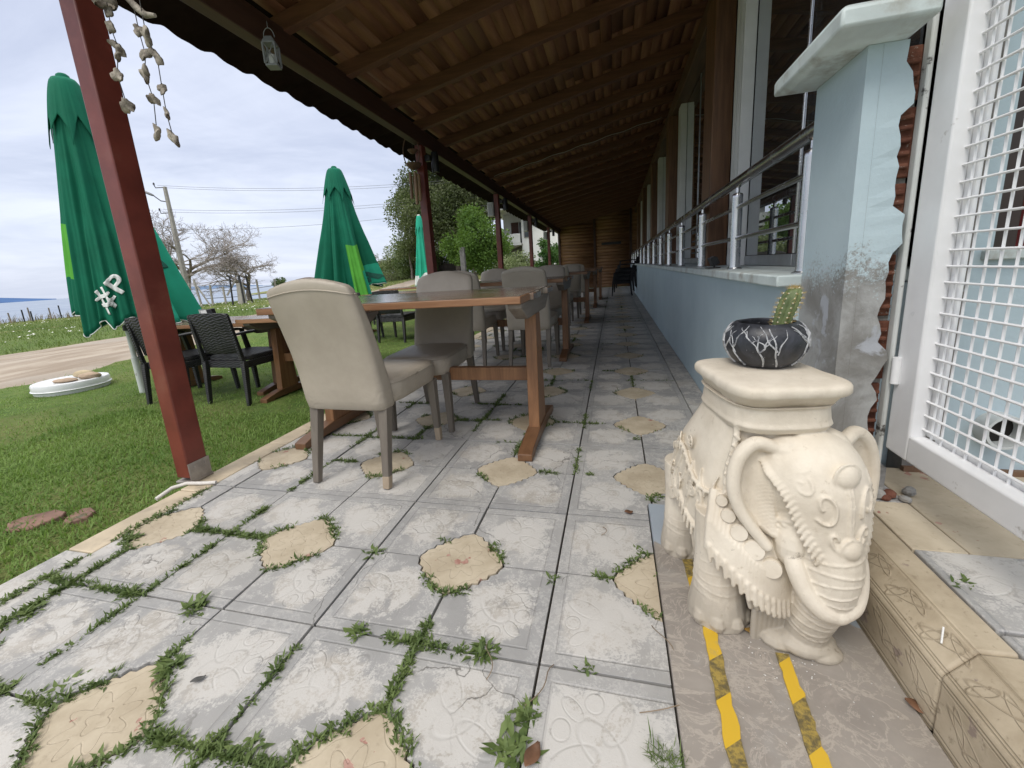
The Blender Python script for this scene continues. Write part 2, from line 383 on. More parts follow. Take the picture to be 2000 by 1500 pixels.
def paver_mat():
    n=NT('grey_paver'); u,v,r=attr(n,'tu'),attr(n,'tv'),attr(n,'rnd')
    vec=n.coord('Object',randomize=False)
    cb_=n.new('ShaderNodeCombineXYZ'); n.link(n.math('MULTIPLY',r,37.0),cb_.inputs[2]); va=n.new('ShaderNodeVectorMath',operation='ADD'); n.link(vec,va.inputs[0]); n.link(cb_.outputs[0],va.inputs[1]); vr=va.outputs[0]
    big=n.noise(vr,5.5,6,.62,.4); mid=n.noise(vr,16,8,.74,.5); fine=n.noise(vr,150,7,.78)
    # distance from the middle of the paver
    du=n.math('SUBTRACT',u,.17); dv=n.math('SUBTRACT',v,.17); d=n.math('SQRT',n.math('ADD',n.math('MULTIPLY',du,du),n.math('MULTIPLY',dv,dv)))
    inner=n.sstep(d,.16,.05)
    base=n.mix(n.sstep(big,.3,.7),(.28,.277,.27),(.365,.36,.35)); base=n.mix(n.math('MULTIPLY',r,.5),base,(.40,.39,.37))
    beige=n.mix(n.sstep(n.noise(vr,9,5),.35,.65),(.39,.36,.315),(.47,.44,.395))
    k=n.sstep(n.math('MULTIPLY_ADD',inner,.22,n.math('MULTIPLY_ADD',big,.55,n.math('MULTIPLY',mid,.4))),.55,.66)
    col=n.mix(n.math('MULTIPLY',k,.9),base,beige)
    # white salt bloom in speckled rims
    wsum=n.math('ADD',n.math('MULTIPLY_ADD',inner,.12,n.math('MULTIPLY',mid,.62)),n.math('MULTIPLY',fine,.43))
    wsum=n.math('ADD',wsum,n.math('MULTIPLY',n.math('SUBTRACT',r,.5),.06))
    ws=n.sstep(wsum,.585,.625)
    rim=n.sstep(n.math('ABSOLUTE',n.math('SUBTRACT',n.math('ADD',n.math('MULTIPLY',big,.5),n.math('MULTIPLY',mid,.5)),.515)),.035,.0)
    ws=n.math('MAXIMUM',n.math('MULTIPLY',ws,.85),n.math('MULTIPLY',rim,n.math('MULTIPLY',n.sstep(fine,.42,.56),.8)))
    col=n.mix(ws,col,(.53,.515,.485))
    col=n.mix(n.sstep(n.noise(vr,60,4,.8),.70,.80),col,(.12,.115,.10))
    vo=n.new('ShaderNodeTexVoronoi',feature='DISTANCE_TO_EDGE'); dv_=n.new('ShaderNodeVectorMath',operation='ADD'); nz_=n.new('ShaderNodeTexNoise'); nz_.inputs['Scale'].default_value=9; nz_.inputs['Detail'].default_value=5; n.link(vr,nz_.inputs['Vector']); sc_=n.new('ShaderNodeVectorMath',operation='SCALE'); n.link(nz_.outputs['Color'],sc_.inputs[0]); sc_.inputs['Scale'].default_value=.12; n.link(vr,dv_.inputs[0]); n.link(sc_.outputs[0],dv_.inputs[1]); n.link(dv_.outputs[0],vo.inputs['Vector']); vo.inputs['Scale'].default_value=2.6
    crack=n.math('MULTIPLY',n.sstep(vo.outputs['Distance'],.006,.001),n.sstep(n.noise(vr,2.1,3),.52,.6))
    col=n.mix(n.math('MULTIPLY',crack,.75),col,(.09,.085,.075))
    stain=n.math('MULTIPLY',n.sstep(n.noise(vec,1.7,5,.6),.50,.68),.28); col=n.mix(stain,col,(.25,.235,.20))
    mx=n.math('MAXIMUM',u,v)
    g1=n.sstep(n.math('ABSOLUTE',n.math('SUBTRACT',mx,.276)),.004,.001)
    band=n.sstep(mx,.275,.279)
    col=n.mix(n.math('MULTIPLY',band,n.math('MULTIPLY',n.sstep(mid,.4,.6),.4)),col,(.27,.272,.272))
    lines=None; fill=None
    for e in ((.165,.165,.032,.058,-R(45)),(.215,.13,.024,.05,R(62)),(.13,.215,.024,.05,R(28)),(.245,.18,.02,.022,0),(.18,.245,.02,.022,0),(.225,.225,.016,.03,-R(45))):
        l,f=ell(n,u,v,*e); lines=l if lines is None else n.math('MAXIMUM',lines,l); fill=f if fill is None else n.math('MAXIMUM',fill,f)
    edge=n.math('SUBTRACT',1.0,n.math('MULTIPLY',lines,.0))
    wear=n.sstep(n.noise(vr,6,3),.36,.55)
    h=n.math('ADD',n.math('MULTIPLY',n.math('SUBTRACT',n.math('MULTIPLY',fill,.6),n.math('MULTIPLY',lines,.8)),n.math('MULTIPLY',wear,.7)),n.math('MULTIPLY',g1,-1.4))
    col=n.mix(n.math('MULTIPLY',n.math('MULTIPLY',lines,wear),.10),col,(.2,.19,.17))
    col=n.mix(n.math('MULTIPLY',g1,.18),col,(.17,.17,.17))
    b1=n.bump(h,.5,.003); b2=n.bump(n.math('MULTIPLY_ADD',mid,.8,fine),.35,.0025,b1)
    return n.done(col,n.math('MULTIPLY_ADD',ws,.15,.62),b2,0,.35)
def star_mat():
    n=NT('cream_star_paver'); u,v,r=attr(n,'tu'),attr(n,'tv'),attr(n,'rnd'); vec=n.coord('Object',randomize=False)
    th=n.math('ARCTAN2',v,u); d=n.math('SQRT',n.math('ADD',n.math('MULTIPLY',u,u),n.math('MULTIPLY',v,v)))
    c8=n.math('COSINE',n.math('MULTIPLY',th,8.0)); c4=n.math('COSINE',n.math('MULTIPLY',th,4.0))
    def ring(rad,w): return n.sstep(n.math('ABSOLUTE',n.math('SUBTRACT',d,rad)),w,w*.25)
    L=ring(n.math('MULTIPLY_ADD',c8,.017,.062),.0035)
    L=n.math('MAXIMUM',L,ring(n.math('MULTIPLY_ADD',c4,.006,.024),.003))
    dia=n.math('ADD',n.math('ABSOLUTE',u),n.math('ABSOLUTE',v))
    L=n.math('MAXIMUM',L,n.math('MULTIPLY',n.sstep(n.math('ABSOLUTE',n.math('SUBTRACT',dia,n.math('MULTIPLY_ADD',c8,.006,.134))),.004,.001),.8))
    a=n.noise(vec,7,6,.62); b=n.noise(vec,45,5,.65)
    col=n.mix(n.sstep(a,.3,.7),(.40,.335,.24),(.53,.46,.345)); col=n.mix(n.sstep(b,.56,.72),col,(.37,.31,.225))
    col=n.mix(n.math('MULTIPLY',L,.12),col,(.28,.22,.15))
    red=n.sstep(n.math('ADD',n.noise(vec,13,5,.55),n.math('MULTIPLY',r,.05)),.695,.705)
    col=n.mix(red,col,n.mix(n.sstep(b,.4,.6),(.33,.17,.13),(.42,.26,.21)))
    h=n.math('SUBTRACT',n.math('MULTIPLY',b,.25),n.math('ADD',L,n.math('MULTIPLY',red,.6)))
    return n.done(col,.7,n.bump(h,.5,.0025),0,.3)
MPAV,MSTAR=paver_mat(),star_mat()
MSOIL=M('joint_soil',(.05,.042,.032),.95,.4,30,.6,120,.006)
P_=Pav(); XL,XR=-1.865,.4403
def add_star_block(P_,cx,cy,clips,z=0):
    q=[((cx+r_*math.cos(t_)),(cy+r_*math.sin(t_))) for r_,t_ in STAR]
    for cl_ in clips:
        qq=q
        for c_ in cl_: qq=clip(qq,*c_) if qq else qq
        if qq: P_.slab(qq,lambda x,y:(x-cx,y-cy),1,z+rnd.uniform(-.003,.003),(rnd.uniform(-.012,.012),rnd.uniform(-.012,.012)))
    for sx in (-1,1):
        for sy in (-1,1):
            g=.0035; a=PT-.0035
            loc=[(a,g),(a,a),(g,a)]
            arc=[]
            for k in range(0,25):
                t_=math.pi/2*k/24; r_=star_r(t_)+.006; x,y=r_*math.cos(t_),r_*math.sin(t_); arc.append((max(x,g),max(y,g)))
            loc=loc+arc[::-1]
            poly=[(cx+sx*x,cy+sy*y) for x,y in loc]
            zz_=z+rnd.uniform(-.0025,.0025); tl=(rnd.uniform(-.007,.007),rnd.uniform(-.007,.007)); sd_=rnd.random()
            for cl_ in clips:
                qq=poly
                for c_ in cl_: qq=clip(qq,*c_) if qq else qq
                if qq: P_.slab(qq,lambda x,y:(abs(x-cx),abs(y-cy)),0,zz_,tl,seed=sd_)
stars=[]
for j in range(-2,26):
    for i in range(-3,1):
        cx,cy=SX0+i*2*PT,SY0+j*2*PT; stars.append((cx,cy))
        if i==0 and cy<2.0:
            clips=[[(0,.112,True),(1,1.525,True)],[(0,XL,False),(1,1.525,False),(0,XR,True)]]
        else: clips=[[(0,XL,False),(0,XR,True)]]
        add_star_block(P_,cx,cy,clips)
# plain border strip along the low wall
y=1.53
while y<16.4:
    P_.slab([(.4465,y+.004),(.577,y+.004),(.577,y+.396),(.4465,y+.396)],lambda x,yy:(.1,.1),0,rnd.uniform(-.002,.002)); y+=.4
patio=struct(P_.build('patio_paving',[MPAV,MSTAR]))
mb=MB(); mb.bx(-1.99,.6,-1.2,16.7,-.06,-.014); struct(mb.build('patio_bedding',MSOIL))
# kerb
MKB=M('kerb_beige',(.50,.42,.30),.7,.15,6,.3,70,.003,dirt=(.36,.30,.22),dscale=9,dlo=.52,dhi=.68)
K=Pav(); y=-1.0; kk=0
cuts=[-1.0,-.35,.29,.93,1.36,1.9,2.55,3.2]; cuts+= [3.2+.65*k for k in range(1,21)]
for k in range(len(cuts)-1):
    K.slab([(-2.0,cuts[k]+.002),(-1.872,cuts[k]+.002),(-1.872,cuts[k+1]-.002),(-2.0,cuts[k+1]-.002)],lambda x,yy:(.1,.1),1 if cuts[k+1]<=.95 else 0,rnd.uniform(-.002,.002),th=.14)
struct(K.build('kerb',[MKB,MPAV],.005))
# ------------------------------------------------------------------ marble slab with caution tape
def marble():
    n=NT('brown_marble'); v=n.coord('Object',randomize=False); 
    a=n.noise(v,3.2,7,.62,1.2); b=n.noise(v,9,8,.68,1.6); c=n.noise(v,60,4,.7)
    v1=n.sstep(n.math('ABSOLUTE',n.math('SUBTRACT',b,.5)),.022,.0); v2=n.sstep(n.math('ABSOLUTE',n.math('SUBTRACT',a,.5)),.016,.0)
    col=n.mix(n.sstep(a,.3,.7),(.24,.215,.19),(.32,.29,.255)); col=n.mix(n.sstep(b,.56,.78),col,(.34,.30,.262))
    col=n.mix(n.math('MULTIPLY',n.math('MAXIMUM',v1,v2),.55),col,(.46,.41,.35))
    sx=n.new('ShaderNodeSeparateXYZ'); n.link(v,sx.inputs[0])
    paint=n.sstep(n.math('ADD',n.math('SUBTRACT',sx.outputs[1],n.math('MULTIPLY',sx.outputs[0],-.55)),n.math('MULTIPLY',n.noise(v,7,4),.12)),1.40,1.41)
    col=n.mix(n.math('MULTIPLY',paint,.85),col,(.36,.42,.48))
    dust=n.math('MULTIPLY',n.sstep(n.noise(v,5,6,.7),.52,.68),.35); col=n.mix(dust,col,(.36,.35,.33))
    return n.done(col,n.math('MULTIPLY_ADD',c,.25,.22),n.bump(c,.08,.001),0,.5)
mb=MB(); mb.bx(.116,.5735,-1.0,1.52,-.03,.012); struct(mb.build('marble_landing',marble(),bevel=.003))
def tape_mat():
    n=NT('caution_tape'); v=n.coord('Object',randomize=False); sx=n.new('ShaderNodeSeparateXYZ'); n.link(v,sx.inputs[0])
    ph=n.math('FRACT',n.math('MULTIPLY',n.math('ADD',sx.outputs[1],n.math('MULTIPLY',sx.outputs[0],-.75)),5.6))
    st=n.math('GREATER_THAN',ph,.5); w_=n.noise(v,55,6,.75); w2=n.noise(v,14,5,.7)
    dark=n.mix(n.sstep(w_,.4,.6),(.12,.095,.045),(.33,.24,.06))
    col=n.mix(st,(.58,.37,.03),dark); col=n.mix(n.sstep(w2,.58,.72),col,(.40,.30,.10)); col=n.mix(n.sstep(w_,.66,.74),col,(.55,.5,.4))
    return n.done(col,.42,n.bump(w_,.15,.001),0,.4)
MT=tape_mat()
def tape(pts,wd,label):
    mb=MB(); n=len(pts)*6; L=[];Rr=[]
    for k in range(n+1):
        t_=k/n*(len(pts)-1); i0=min(int(t_),len(pts)-2); f=t_-i0; x=pts[i0][0]*(1-f)+pts[i0+1][0]*f; y=pts[i0][1]*(1-f)+pts[i0+1][1]*f
        jl_=rnd.uniform(-.0025,.0025) if rnd.random()<.6 else 0; jr_=rnd.uniform(-.004,.0025)
        if .5<y<.64 and label.startswith('left'): jl_+=.006
        L.append((x-wd/2+jl_,y)); Rr.append((x+wd/2+jr_,y))
    vs=[];fs=[]
    for z in (.0125,.0165):
        for a,b in zip(L,Rr): vs+= [(a[0],a[1],z),(b[0],b[1],z)]
    m=2*(n+1)
    for k in range(n):
        fs.append((m+2*k,m+2*k+2,m+2*k+3,m+2*k+1)); fs.append((2*k,m+2*k,m+2*k+2-0,2*k+2)[::-1]); fs.append((2*k+1,2*k+3,m+2*k+3,m+2*k+1))
    fs.append((0,1,m+1,m)); fs.append((2*n,m+2*n,m+2*n+1,2*n+1))
    mb.add(vs,fs); tag(mb.build('caution_tape',MT),label,'tape','caution tape strips on the marble')
tape([(.203,1.40),(.206,1.25),(.212,1.1),(.219,.95),(.214,.8),(.208,.66),(.2,.45),(.196,.2)],.031,'left of the two worn yellow and black tape strips, running under the elephant statue')
tape([(.366,.915),(.358,.8),(.350,.69),(.342,.5),(.338,.2)],.030,'shorter yellow and black tape strip in front of the elephant trunk')
# ------------------------------------------------------------------ step with relief tiles
def relief_mat():
    n=NT('relief_tile'); v=n.coord('Object',randomize=False); sx=n.new('ShaderNodeSeparateXYZ'); n.link(v,sx.inputs[0])
    y,z,x=sx.outputs[1],sx.outputs[2],sx.outputs[0]
    q=n.math('ADD',z,n.math('MULTIPLY',x,.9))         # runs up the front and over the slope
    yy=n.math('MULTIPLY',n.math('FRACT',n.math('DIVIDE',n.math('ADD',y,.14),.115)),.115)
    def leaf(q0,sg):
        u_=n.math('SUBTRACT',yy,.0575); w_=n.math('SUBTRACT',q,q0)
        L=None
        for e in ((.0,.0,.05,.012,R(28)*sg),(.02,.012*sg,.03,.009,R(65)*sg),(-.025,-.012*sg,.03,.009,-R(20)*sg)):
            l,f=ell(n,u_,w_,*e,.22); L=l if L is None else n.math('MAXIMUM',L,l)
        return L
    L=n.math('MAXIMUM',leaf(.590,1),leaf(.718,-1))
    bd=None
    for qq in (.529,.540,.640,.648,.665,.672,.755):
        l=n.sstep(n.math('ABSOLUTE',n.math('SUBTRACT',q,qq)),.003,.0008); bd=l if bd is None else n.math('MAXIMUM',bd,l)
    a=n.noise(v,9,6,.65); b=n.noise(v,50,4,.65)
    col=n.mix(n.sstep(a,.3,.7),(.36,.295,.205),(.50,.425,.31)); col=n.mix(n.sstep(b,.58,.72),col,(.30,.245,.17))
    col=n.mix(n.sstep(n.noise(v,16,5,.6),.64,.68),col,(.29,.23,.19))
    col=n.mix(n.math('MULTIPLY',n.math('MAXIMUM',L,bd),.35),col,(.22,.17,.11))
    h=n.math('SUBTRACT',n.math('MULTIPLY',b,.2),n.math('ADD',n.math('MULTIPLY',L,-.8),bd))
    return n.done(col,.6,n.bump(h,.6,.003),0,.35)
MREL=relief_mat()
step_y=[-1.0,-.47,.16,.797,1.335]
mb=MB()
for k in range(len(step_y)-1):
    y0,y1=step_y[k]+.0015,step_y[k+1]-.0015
    prof=[(.576,0.0),(.576,.137),(.622,.197),(.685,.199),(.685,0.0)]
    r0=[(x,y0,z) for x,z in prof]; r1=[(x,y1,z) for x,z in prof]
    mb.loft([r0,r1],True)
struct(mb.build('step',MREL,bevel=.006))
P2=Pav()
for (cx,cy) in ((.98,.85),(.98,.85-2*PT),(.98+2*PT,.85),(.98+2*PT,.85-2*PT)):
    add_star_block(P2,cx,cy,[[(0,.689,False),(1,1.085,True)]],.198)
for x0,x1 in ((.69,.80),(.803,1.15),(1.153,1.5),(1.503,2.2)):
    P2.slab([(x0,1.09),(x1,1.09),(x1,1.31),(x0,1.31)],lambda x,y:(.3,.3),1,.198)
    P2.slab([(x0,1.314),(x1,1.314),(x1,1.54),(x0,1.54)],lambda x,y:(.3,.3),1 if x0>.8 else 0,.196)
struct(P2.build('upper_landing',[MPAV,MSTAR],.003))
mb=MB(); mb.bx(.684,2.6,-1.0,1.545,.0,.178); struct(mb.build('landing_base',MSOIL))
# ------------------------------------------------------------------ weeds in the joints
def leaf_mat(name,c1,c2,sc=9,tr=.25):
    n=NT(name); v=n.coord('Object',randomize=True); a=n.noise(v,sc,4,.6)
    at=attr(n,'rnd'); col=n.mix(n.math('MULTIPLY_ADD',n.sstep(a,.3,.7),.6,n.math('MULTIPLY',at,.4)),c1,c2)
    n.done(col,.55,None,0,.25)
    tb=n.new('ShaderNodeBsdfTranslucent'); n.link(n.mix(.5,col,(.16,.26,.03)),tb.inputs[0]); ms=n.new('ShaderNodeMixShader'); ms.inputs[0].default_value=tr
    n.link(n.p.outputs[0],ms.inputs[1]); n.link(tb.outputs[0],ms.inputs[2]); n.link(ms.outputs[0],n.out.inputs[0]); return n.mat
MWEED=leaf_mat('weed_leaf',(.06,.10,.03),(.19,.25,.085),14)
def leaves(q,base,dirs,L,W,up,curl=.5):
    """bent diamond leaves (2 quads folded along their length): base (n,3), dirs (n,) azimuth"""
    n=len(L); d=np.stack([np.cos(dirs),np.sin(dirs),np.zeros(n)],-1); s=np.stack([-np.sin(dirs),np.cos(dirs),np.zeros(n)],-1); z=np.array([0,0,1.])
    cu,su=np.cos(up)[:,None],np.sin(up)[:,None]; L_=L[:,None]; W_=W[:,None]
    mid=base+d*cu*L_*.5+z*su*L_*.5; tip=base+d*np.cos(up-curl)[:,None]*L_*.5+ (mid-base) + z*np.sin(up-curl)[:,None]*L_*.5
    V=np.stack([base,mid-s*W_*.5,tip,mid+s*W_*.5,mid-z*W_*.12],1).reshape(-1,3)
    i=(np.arange(n)*5)[:,None]; F=np.concatenate([i+np.array([[0,1,4]]),i+np.array([[4,1,2]]),i+np.array([[0,4,3]]),i+np.array([[4,2,3]])],0)
    return V,F
q=np.random.default_rng(11)
pts=[]
def addw(x,y,n,spread): pts.extend([(x+q.normal(0,spread),y+q.normal(0,spread),q.uniform(.6,1.3)) for _ in range(n)])
def dens(x,y): 
    return .74*(1.15 if y<1.6 else .8 if y<3 else .42 if y<6 else .22)*(1.2 if x<-.4 else .62)*(.35 if x>-.1 and y>1.6 else 1)
for (cx,cy) in stars:
    if cy>12: continue
    for k in range(40):                                    # round the star insert
        t_=2*math.pi*k/40; nz=mnoise.noise(Vector((cx*3+math.cos(t_)*.9,cy*3+math.sin(t_)*.9,1.3)))
        if nz>.07-.25*(dens(cx,cy)-.5) :
            r_=star_r(t_)+.004; x,y=cx+r_*math.cos(t_),cy+r_*math.sin(t_)
            if x<XL or (x>.1 and y<1.55) or x>.43: continue
            addw(x,y,int(8*min(1.3,dens(cx,cy)))+1,.0075)
    for ax in (0,1):                                       # along the joints
        for sgn in (-1,1):
            for k in range(26):
                s_=(.15+(PT-.15)*q.random())*sgn; x,y=(cx+s_,cy) if ax==0 else (cx,cy+s_)
                for off in (0,1):
                    if off: x2,y2=(cx+ (2*q.random()-1)*PT,cy+PT) if ax==0 else (cx+PT,cy+(2*q.random()-1)*PT)
                    else: x2,y2=x,y
                    nz=mnoise.noise(Vector((x2*2.6,y2*2.6,7.7)))
                    if nz>.20-.25*(dens(x2,y2)-.5):
                        if x2<XL or (x2>.1 and y2<1.55) or x2>.435: continue
                        addw(x2,y2,int(5*min(1.2,dens(x2,y2)))+1,.006)
for k in range(420):
    y=q.uniform(-.1,4.5); nz=mnoise.noise(Vector((0,y*2.2,3.3)))
    if nz>-.05: addw(-1.868+q.normal(0,.006),y,5,.008)
pts=np.array(pts); n_=len(pts); print('weed pts',n_)
rep=3; B=np.repeat(pts,rep,0); nB=len(B)
base=np.stack([B[:,0]+q.normal(0,.003,nB),B[:,1]+q.normal(0,.003,nB),np.full(nB,-.004)],-1)
V,F=leaves(q,base,q.uniform(0,2*math.pi,nB),q.uniform(.010,.027,nB)*B[:,2],q.uniform(.003,.0075,nB),q.uniform(.35,1.35,nB),q.uniform(.2,.9,nB))
stuff(npmesh('joint_weeds',V,F,MWEED,attr=np.repeat(q.random(nB),5)),'low green weeds and moss growing in the joints between the pavers','weeds')
def tuft(x,y,nl,L,label,z=0.,wide=.27,upr=(.05,.85),m=None):
    nl=int(nl*2.0); L=L*.66
    d=q.uniform(0,2*math.pi,nl); b=np.stack([q.normal(0,L*.26,nl),q.normal(0,L*.26,nl),np.full(nl,-.004)],-1); Ls=q.uniform(.3,1.1,nl)*L
    V,F=leaves(q,b,d,Ls,Ls*wide*q.uniform(.7,1.2,nl),q.uniform(*upr,nl),q.uniform(.2,.8,nl))
    o=npmesh('weed_tuft',V,F,m or MWEED,attr=np.repeat(q.random(nl),5)); o.location=(x,y,z); return tag(o,label,'weed','bigger weed tufts between the pavers')
def gz(px,py,z=0.):
    d=FA+RA*((px-CX)/F_)-UA*((py-CY)/F_); t_=(z-CAMH)/d.z; return d.x*t_,d.y*t_
for px,py,nl,L,lab in ((942,1272,46,.062,'broad rosette weed by the joint left of the long joint, in the near foreground'),
    (1030,1395,60,.055,'leafy weed with rounded leaves in the long joint at the bottom of the picture'),
    (1000,1470,34,.085,'large dark broad leaved weed at the bottom edge beside a dry leaf'),
    (385,1185,60,.07,'spreading feathery weed left of the middle in the foreground joint'),
    (335,1300,70,.065,'bushy green weed at the far corner of the lower left star paver'),
    (700,1235,44,.06,'long low weed filling a cross joint in the middle foreground'),
    (730,1080,30,.055,'thin leaved weed at a joint crossing left of the middle star paver'),
    (1150,1308,20,.05,'small sprig with pointed leaves in the cross joint right of the long joint'),
    (1080,1130,14,.045,'slim weed with narrow leaves in the long joint beside the middle star paver'),
    (1252,1075,16,.035,'small clover like plant beside the star paver cut by the marble'),
    (1290,1120,12,.04,'tiny bright green plant at the edge of the marble landing'),
    (1285,968,20,.05,'dark flat weed behind the elephant statue at the paver corner'),
    (265,1050,44,.055,'weed clump at the left tip of the leftmost star paver'),
    (490,1455,30,.06,'weed with curled leaves at the bottom left between two star pavers'),
    (505,1080,44,.04,'yellow green weed hugging the left side of a star paver'),
    (255,1158,40,.055,'weed clump in the left cross joint near the kerb'),
    (90,1125,30,.05,'weed clump beside the grey kerb piece at the left edge'),
    (60,1195,50,.06,'weed mat following the curved joint at the far left'),
    (130,1340,24,.05,'weed clump at the lower left edge of the photo'),
    (1240,857,18,.05,'weed at the near tip of a star paver beyond the elephant statue'),
    (1020,812,18,.055,'weed beside the trestle foot of the nearest table'),
    (1030,850,18,.05,'weed cluster next to the nearest table foot')):
    x,y=gz(px,py); tuft(x,y,nl,L,lab)
x,y=gz(1312,1492); tuft(x-.01,y,60,.075,'dark spiky grass tuft at the bottom edge beside the marble landing',0,.05,(.4,1.5))
x,y=gz(1880,1140,.2); tuft(x,y,22,.04,'weed with broad leaves growing on the step joint at the right',.2)
# ------------------------------------------------------------------ porch roof
YE=16.5
def rz(y): return -.016*(y-2.3)
def zr(x,y): return 2.475+.2*(x+1.95)+rz(y)
MPOST=M('oxide_red_paint',(.165,.038,.026),.38,.18,6,.08,90,.002,dirt=(.20,.075,.05),dscale=3,dlo=.55,dhi=.75)
MRAFT=wood('dark_rafter',(.11,.046,.027),(.20,.09,.05),.6,0)
MBEAM=wood('dark_eave_beam',(.045,.020,.013),(.085,.040,.024),.55,1)
def ceil_mat():
    n=NT('plank_ceiling'); v=n.coord('Object',(10,1,10),randomize=False); r=attr(n,'rnd')
    cb_=n.new('ShaderNodeCombineXYZ'); n.link(n.math('MULTIPLY',r,50.),cb_.inputs[1]); va=n.new('ShaderNodeVectorMath',operation='ADD'); n.link(v,va.inputs[0]); n.link(cb_.outputs[0],va.inputs[1])
    g=n.noise(va.outputs[0],1.6,6,.62,.6)
    c=n.mix(n.sstep(g,.2,.8),(.20,.088,.046),(.38,.19,.10)); c=n.mix(n.sstep(r,.0,1.),n.mix(.35,c,(.09,.04,.022)),c); c=n.mix(n.math('GREATER_THAN',r,.93),c,n.mix(.5,c,(.36,.21,.11)))
    return n.done(c,.55,n.bump(g,.15,.002),0,.3)
MCEIL=ceil_mat()
MROOF=M('dark_roof_sheet',(.022,.013,.012),.95,.2,5,.1,60,.003,spec=.05)
roof=thing('porch_roof','dark wooden lean-to porch roof on rafters above the paved terrace','roof',(0,6,2.5))
def chp(o,par):      # parent keeping world placement (parents are unrotated empties)
    o.parent=par; o.location=Vector(o.location)-Vector(par.location); return o
V=[];Fc=[];A=[]
xs=np.arange(-2.04,1.3,.097)
for x0 in xs:
    y=1.0
    while y<YE:
        y1=min(YE,y+rnd.choice((1.3,1.95,1.95,2.6))*1.0 if y>1.0 else y+rnd.uniform(.6,2.4)); x1=x0+.0945
        b=len(V); dz=rnd.uniform(-.002,.002)
        for zz_ in (.10,.118):
            for (x,yy) in ((x0,y+.0015),(x1,y+.0015),(x1,y1-.0015),(x0,y1-.0015)): V.append((x,yy,zr(x,yy)+zz_+dz))
        Fc+= [(b+3,b+2,b+1,b),(b+4,b+5,b+6,b+7),(b,b+1,b+5,b+4),(b+1,b+2,b+6,b+5),(b+2,b+3,b+7,b+6),(b+3,b,b+4,b+7)]
        A+= [rnd.random()]*8; y=y1
chp(npmesh('plank_ceiling',V,Fc,MCEIL,attr=A),roof)
for k in range(24):
    y=1.31+.65*k
    mb=MB(); w_=.062 if k%3 else .07
    a=Vector((-2.13,y,zr(-2.13,y)+.05)); b=Vector((1.25,y,zr(1.25,y)+.05)); mb.beam(a,b,w_,.10)
    chp(mb.build('rafter',MRAFT,bevel=.004),roof)
mb=MB(); mb.beam((-2.03,1.02,2.405+rz(1.02)-.005),(-2.03,YE,2.405+rz(YE)-.005),.09,.165); chp(mb.build('eave_beam',MBEAM,bevel=.006),roof)
V=[];ysr=np.arange(1.0,YE+.15,.025); nxr=[-2.60,-2.58,-2.3,-1.5,0,1.4]
for y in ysr:
    ph=(y%.33)/.33; wv=-.03+.011*math.cos(2*math.pi*ph)+.006*math.cos(4*math.pi*ph+.7)
    for x in nxr: V.append((x,y,zr(x,y)+.160+wv*min(1,max(.15,(-1.9-x)/.4))-(.008 if x==-2.60 else 0)))
m=len(nxr); i=np.arange(m-1)[None,:]+m*np.arange(len(ysr)-1)[:,None]; i=i.ravel()
sh=chp(npmesh('roof_sheet',V,np.stack([i,i+1,i+1+m,i+m],-1),MROOF,smooth=True),roof); so_=sh.modifiers.new('Solidify','SOLIDIFY'); so_.thickness=.022
# cable along a rafter
mb=MB(); pts_=[]
yc_=1.31+.65*9
for k in range(30):
    x=-1.9+2.6*k/29; pts_.append((x,yc_-.045,zr(x,yc_)+.012+.008*math.sin(k*1.3)))
mb.tube(pts_,.005,6); tag(mb.build('cable',M('pale_cable',(.42,.40,.37),.5,.1,9,0),smooth=180),'thin pale cable running along a rafter under the porch roof','cable')
# ------------------------------------------------------------------ posts
MBRK=M('galvanised_plate',(.36,.33,.30),.5,.25,14,.2,80,.002,metal=.5,dirt=(.22,.11,.07),dscale=9)
MHOSE=M('dirty_white_plastic',(.62,.59,.54),.5,.12,20,.1,60)
def porch_post(y,label,first=False):
    o=thing('porch_post',label,'post',(-2.03,y,0),0,'red posts carrying the porch roof')
    h=2.315+rz(y)-.0
    mb=MB()
    z0=.03 if first else 0
    mb.bx(-.04,.043,-.048,.055,z0,h); mb.build('shaft',MPOST,o,bevel=.006)
    mb=MB()
    for sx in (.0445,):
        mb.bx(sx,sx+.004,-.05,.06,.015,.105)
    mb.bx(-.045,.05,-.055,.065,.004,.016)
    mb.build('base_bracket',MBRK,o,bevel=.002)
    if first:
        for yy in (-.02,.035):
            mb=MB(); mb.lathe([(.001,.0),(.006,.0),(.006,.004),(.001,.004)],(.049,yy,.08),8,rot=(0,R(90),0)); mb.build('bolt',MBRK,o)
    return o
porch_post(1.458,'big red steel post standing on the kerb in the left foreground, topped by shells',True)
porch_post(4.56,'red porch post with the bamboo wind chime, second along the kerb')
porch_post(7.66,'red porch post third along the kerb, the nearest one with a white box')
porch_post(10.76,'red porch post fourth along the kerb, before the white house')
porch_post(13.86,'red porch post fifth along the kerb, last before the wooden end wall')
MBLK=M('black_lamp_metal',(.012,.012,.013),.4,.2,20,.05,60); MBOX=M('white_speaker_plastic',(.62,.62,.60),.45,.08,10,.05,60)
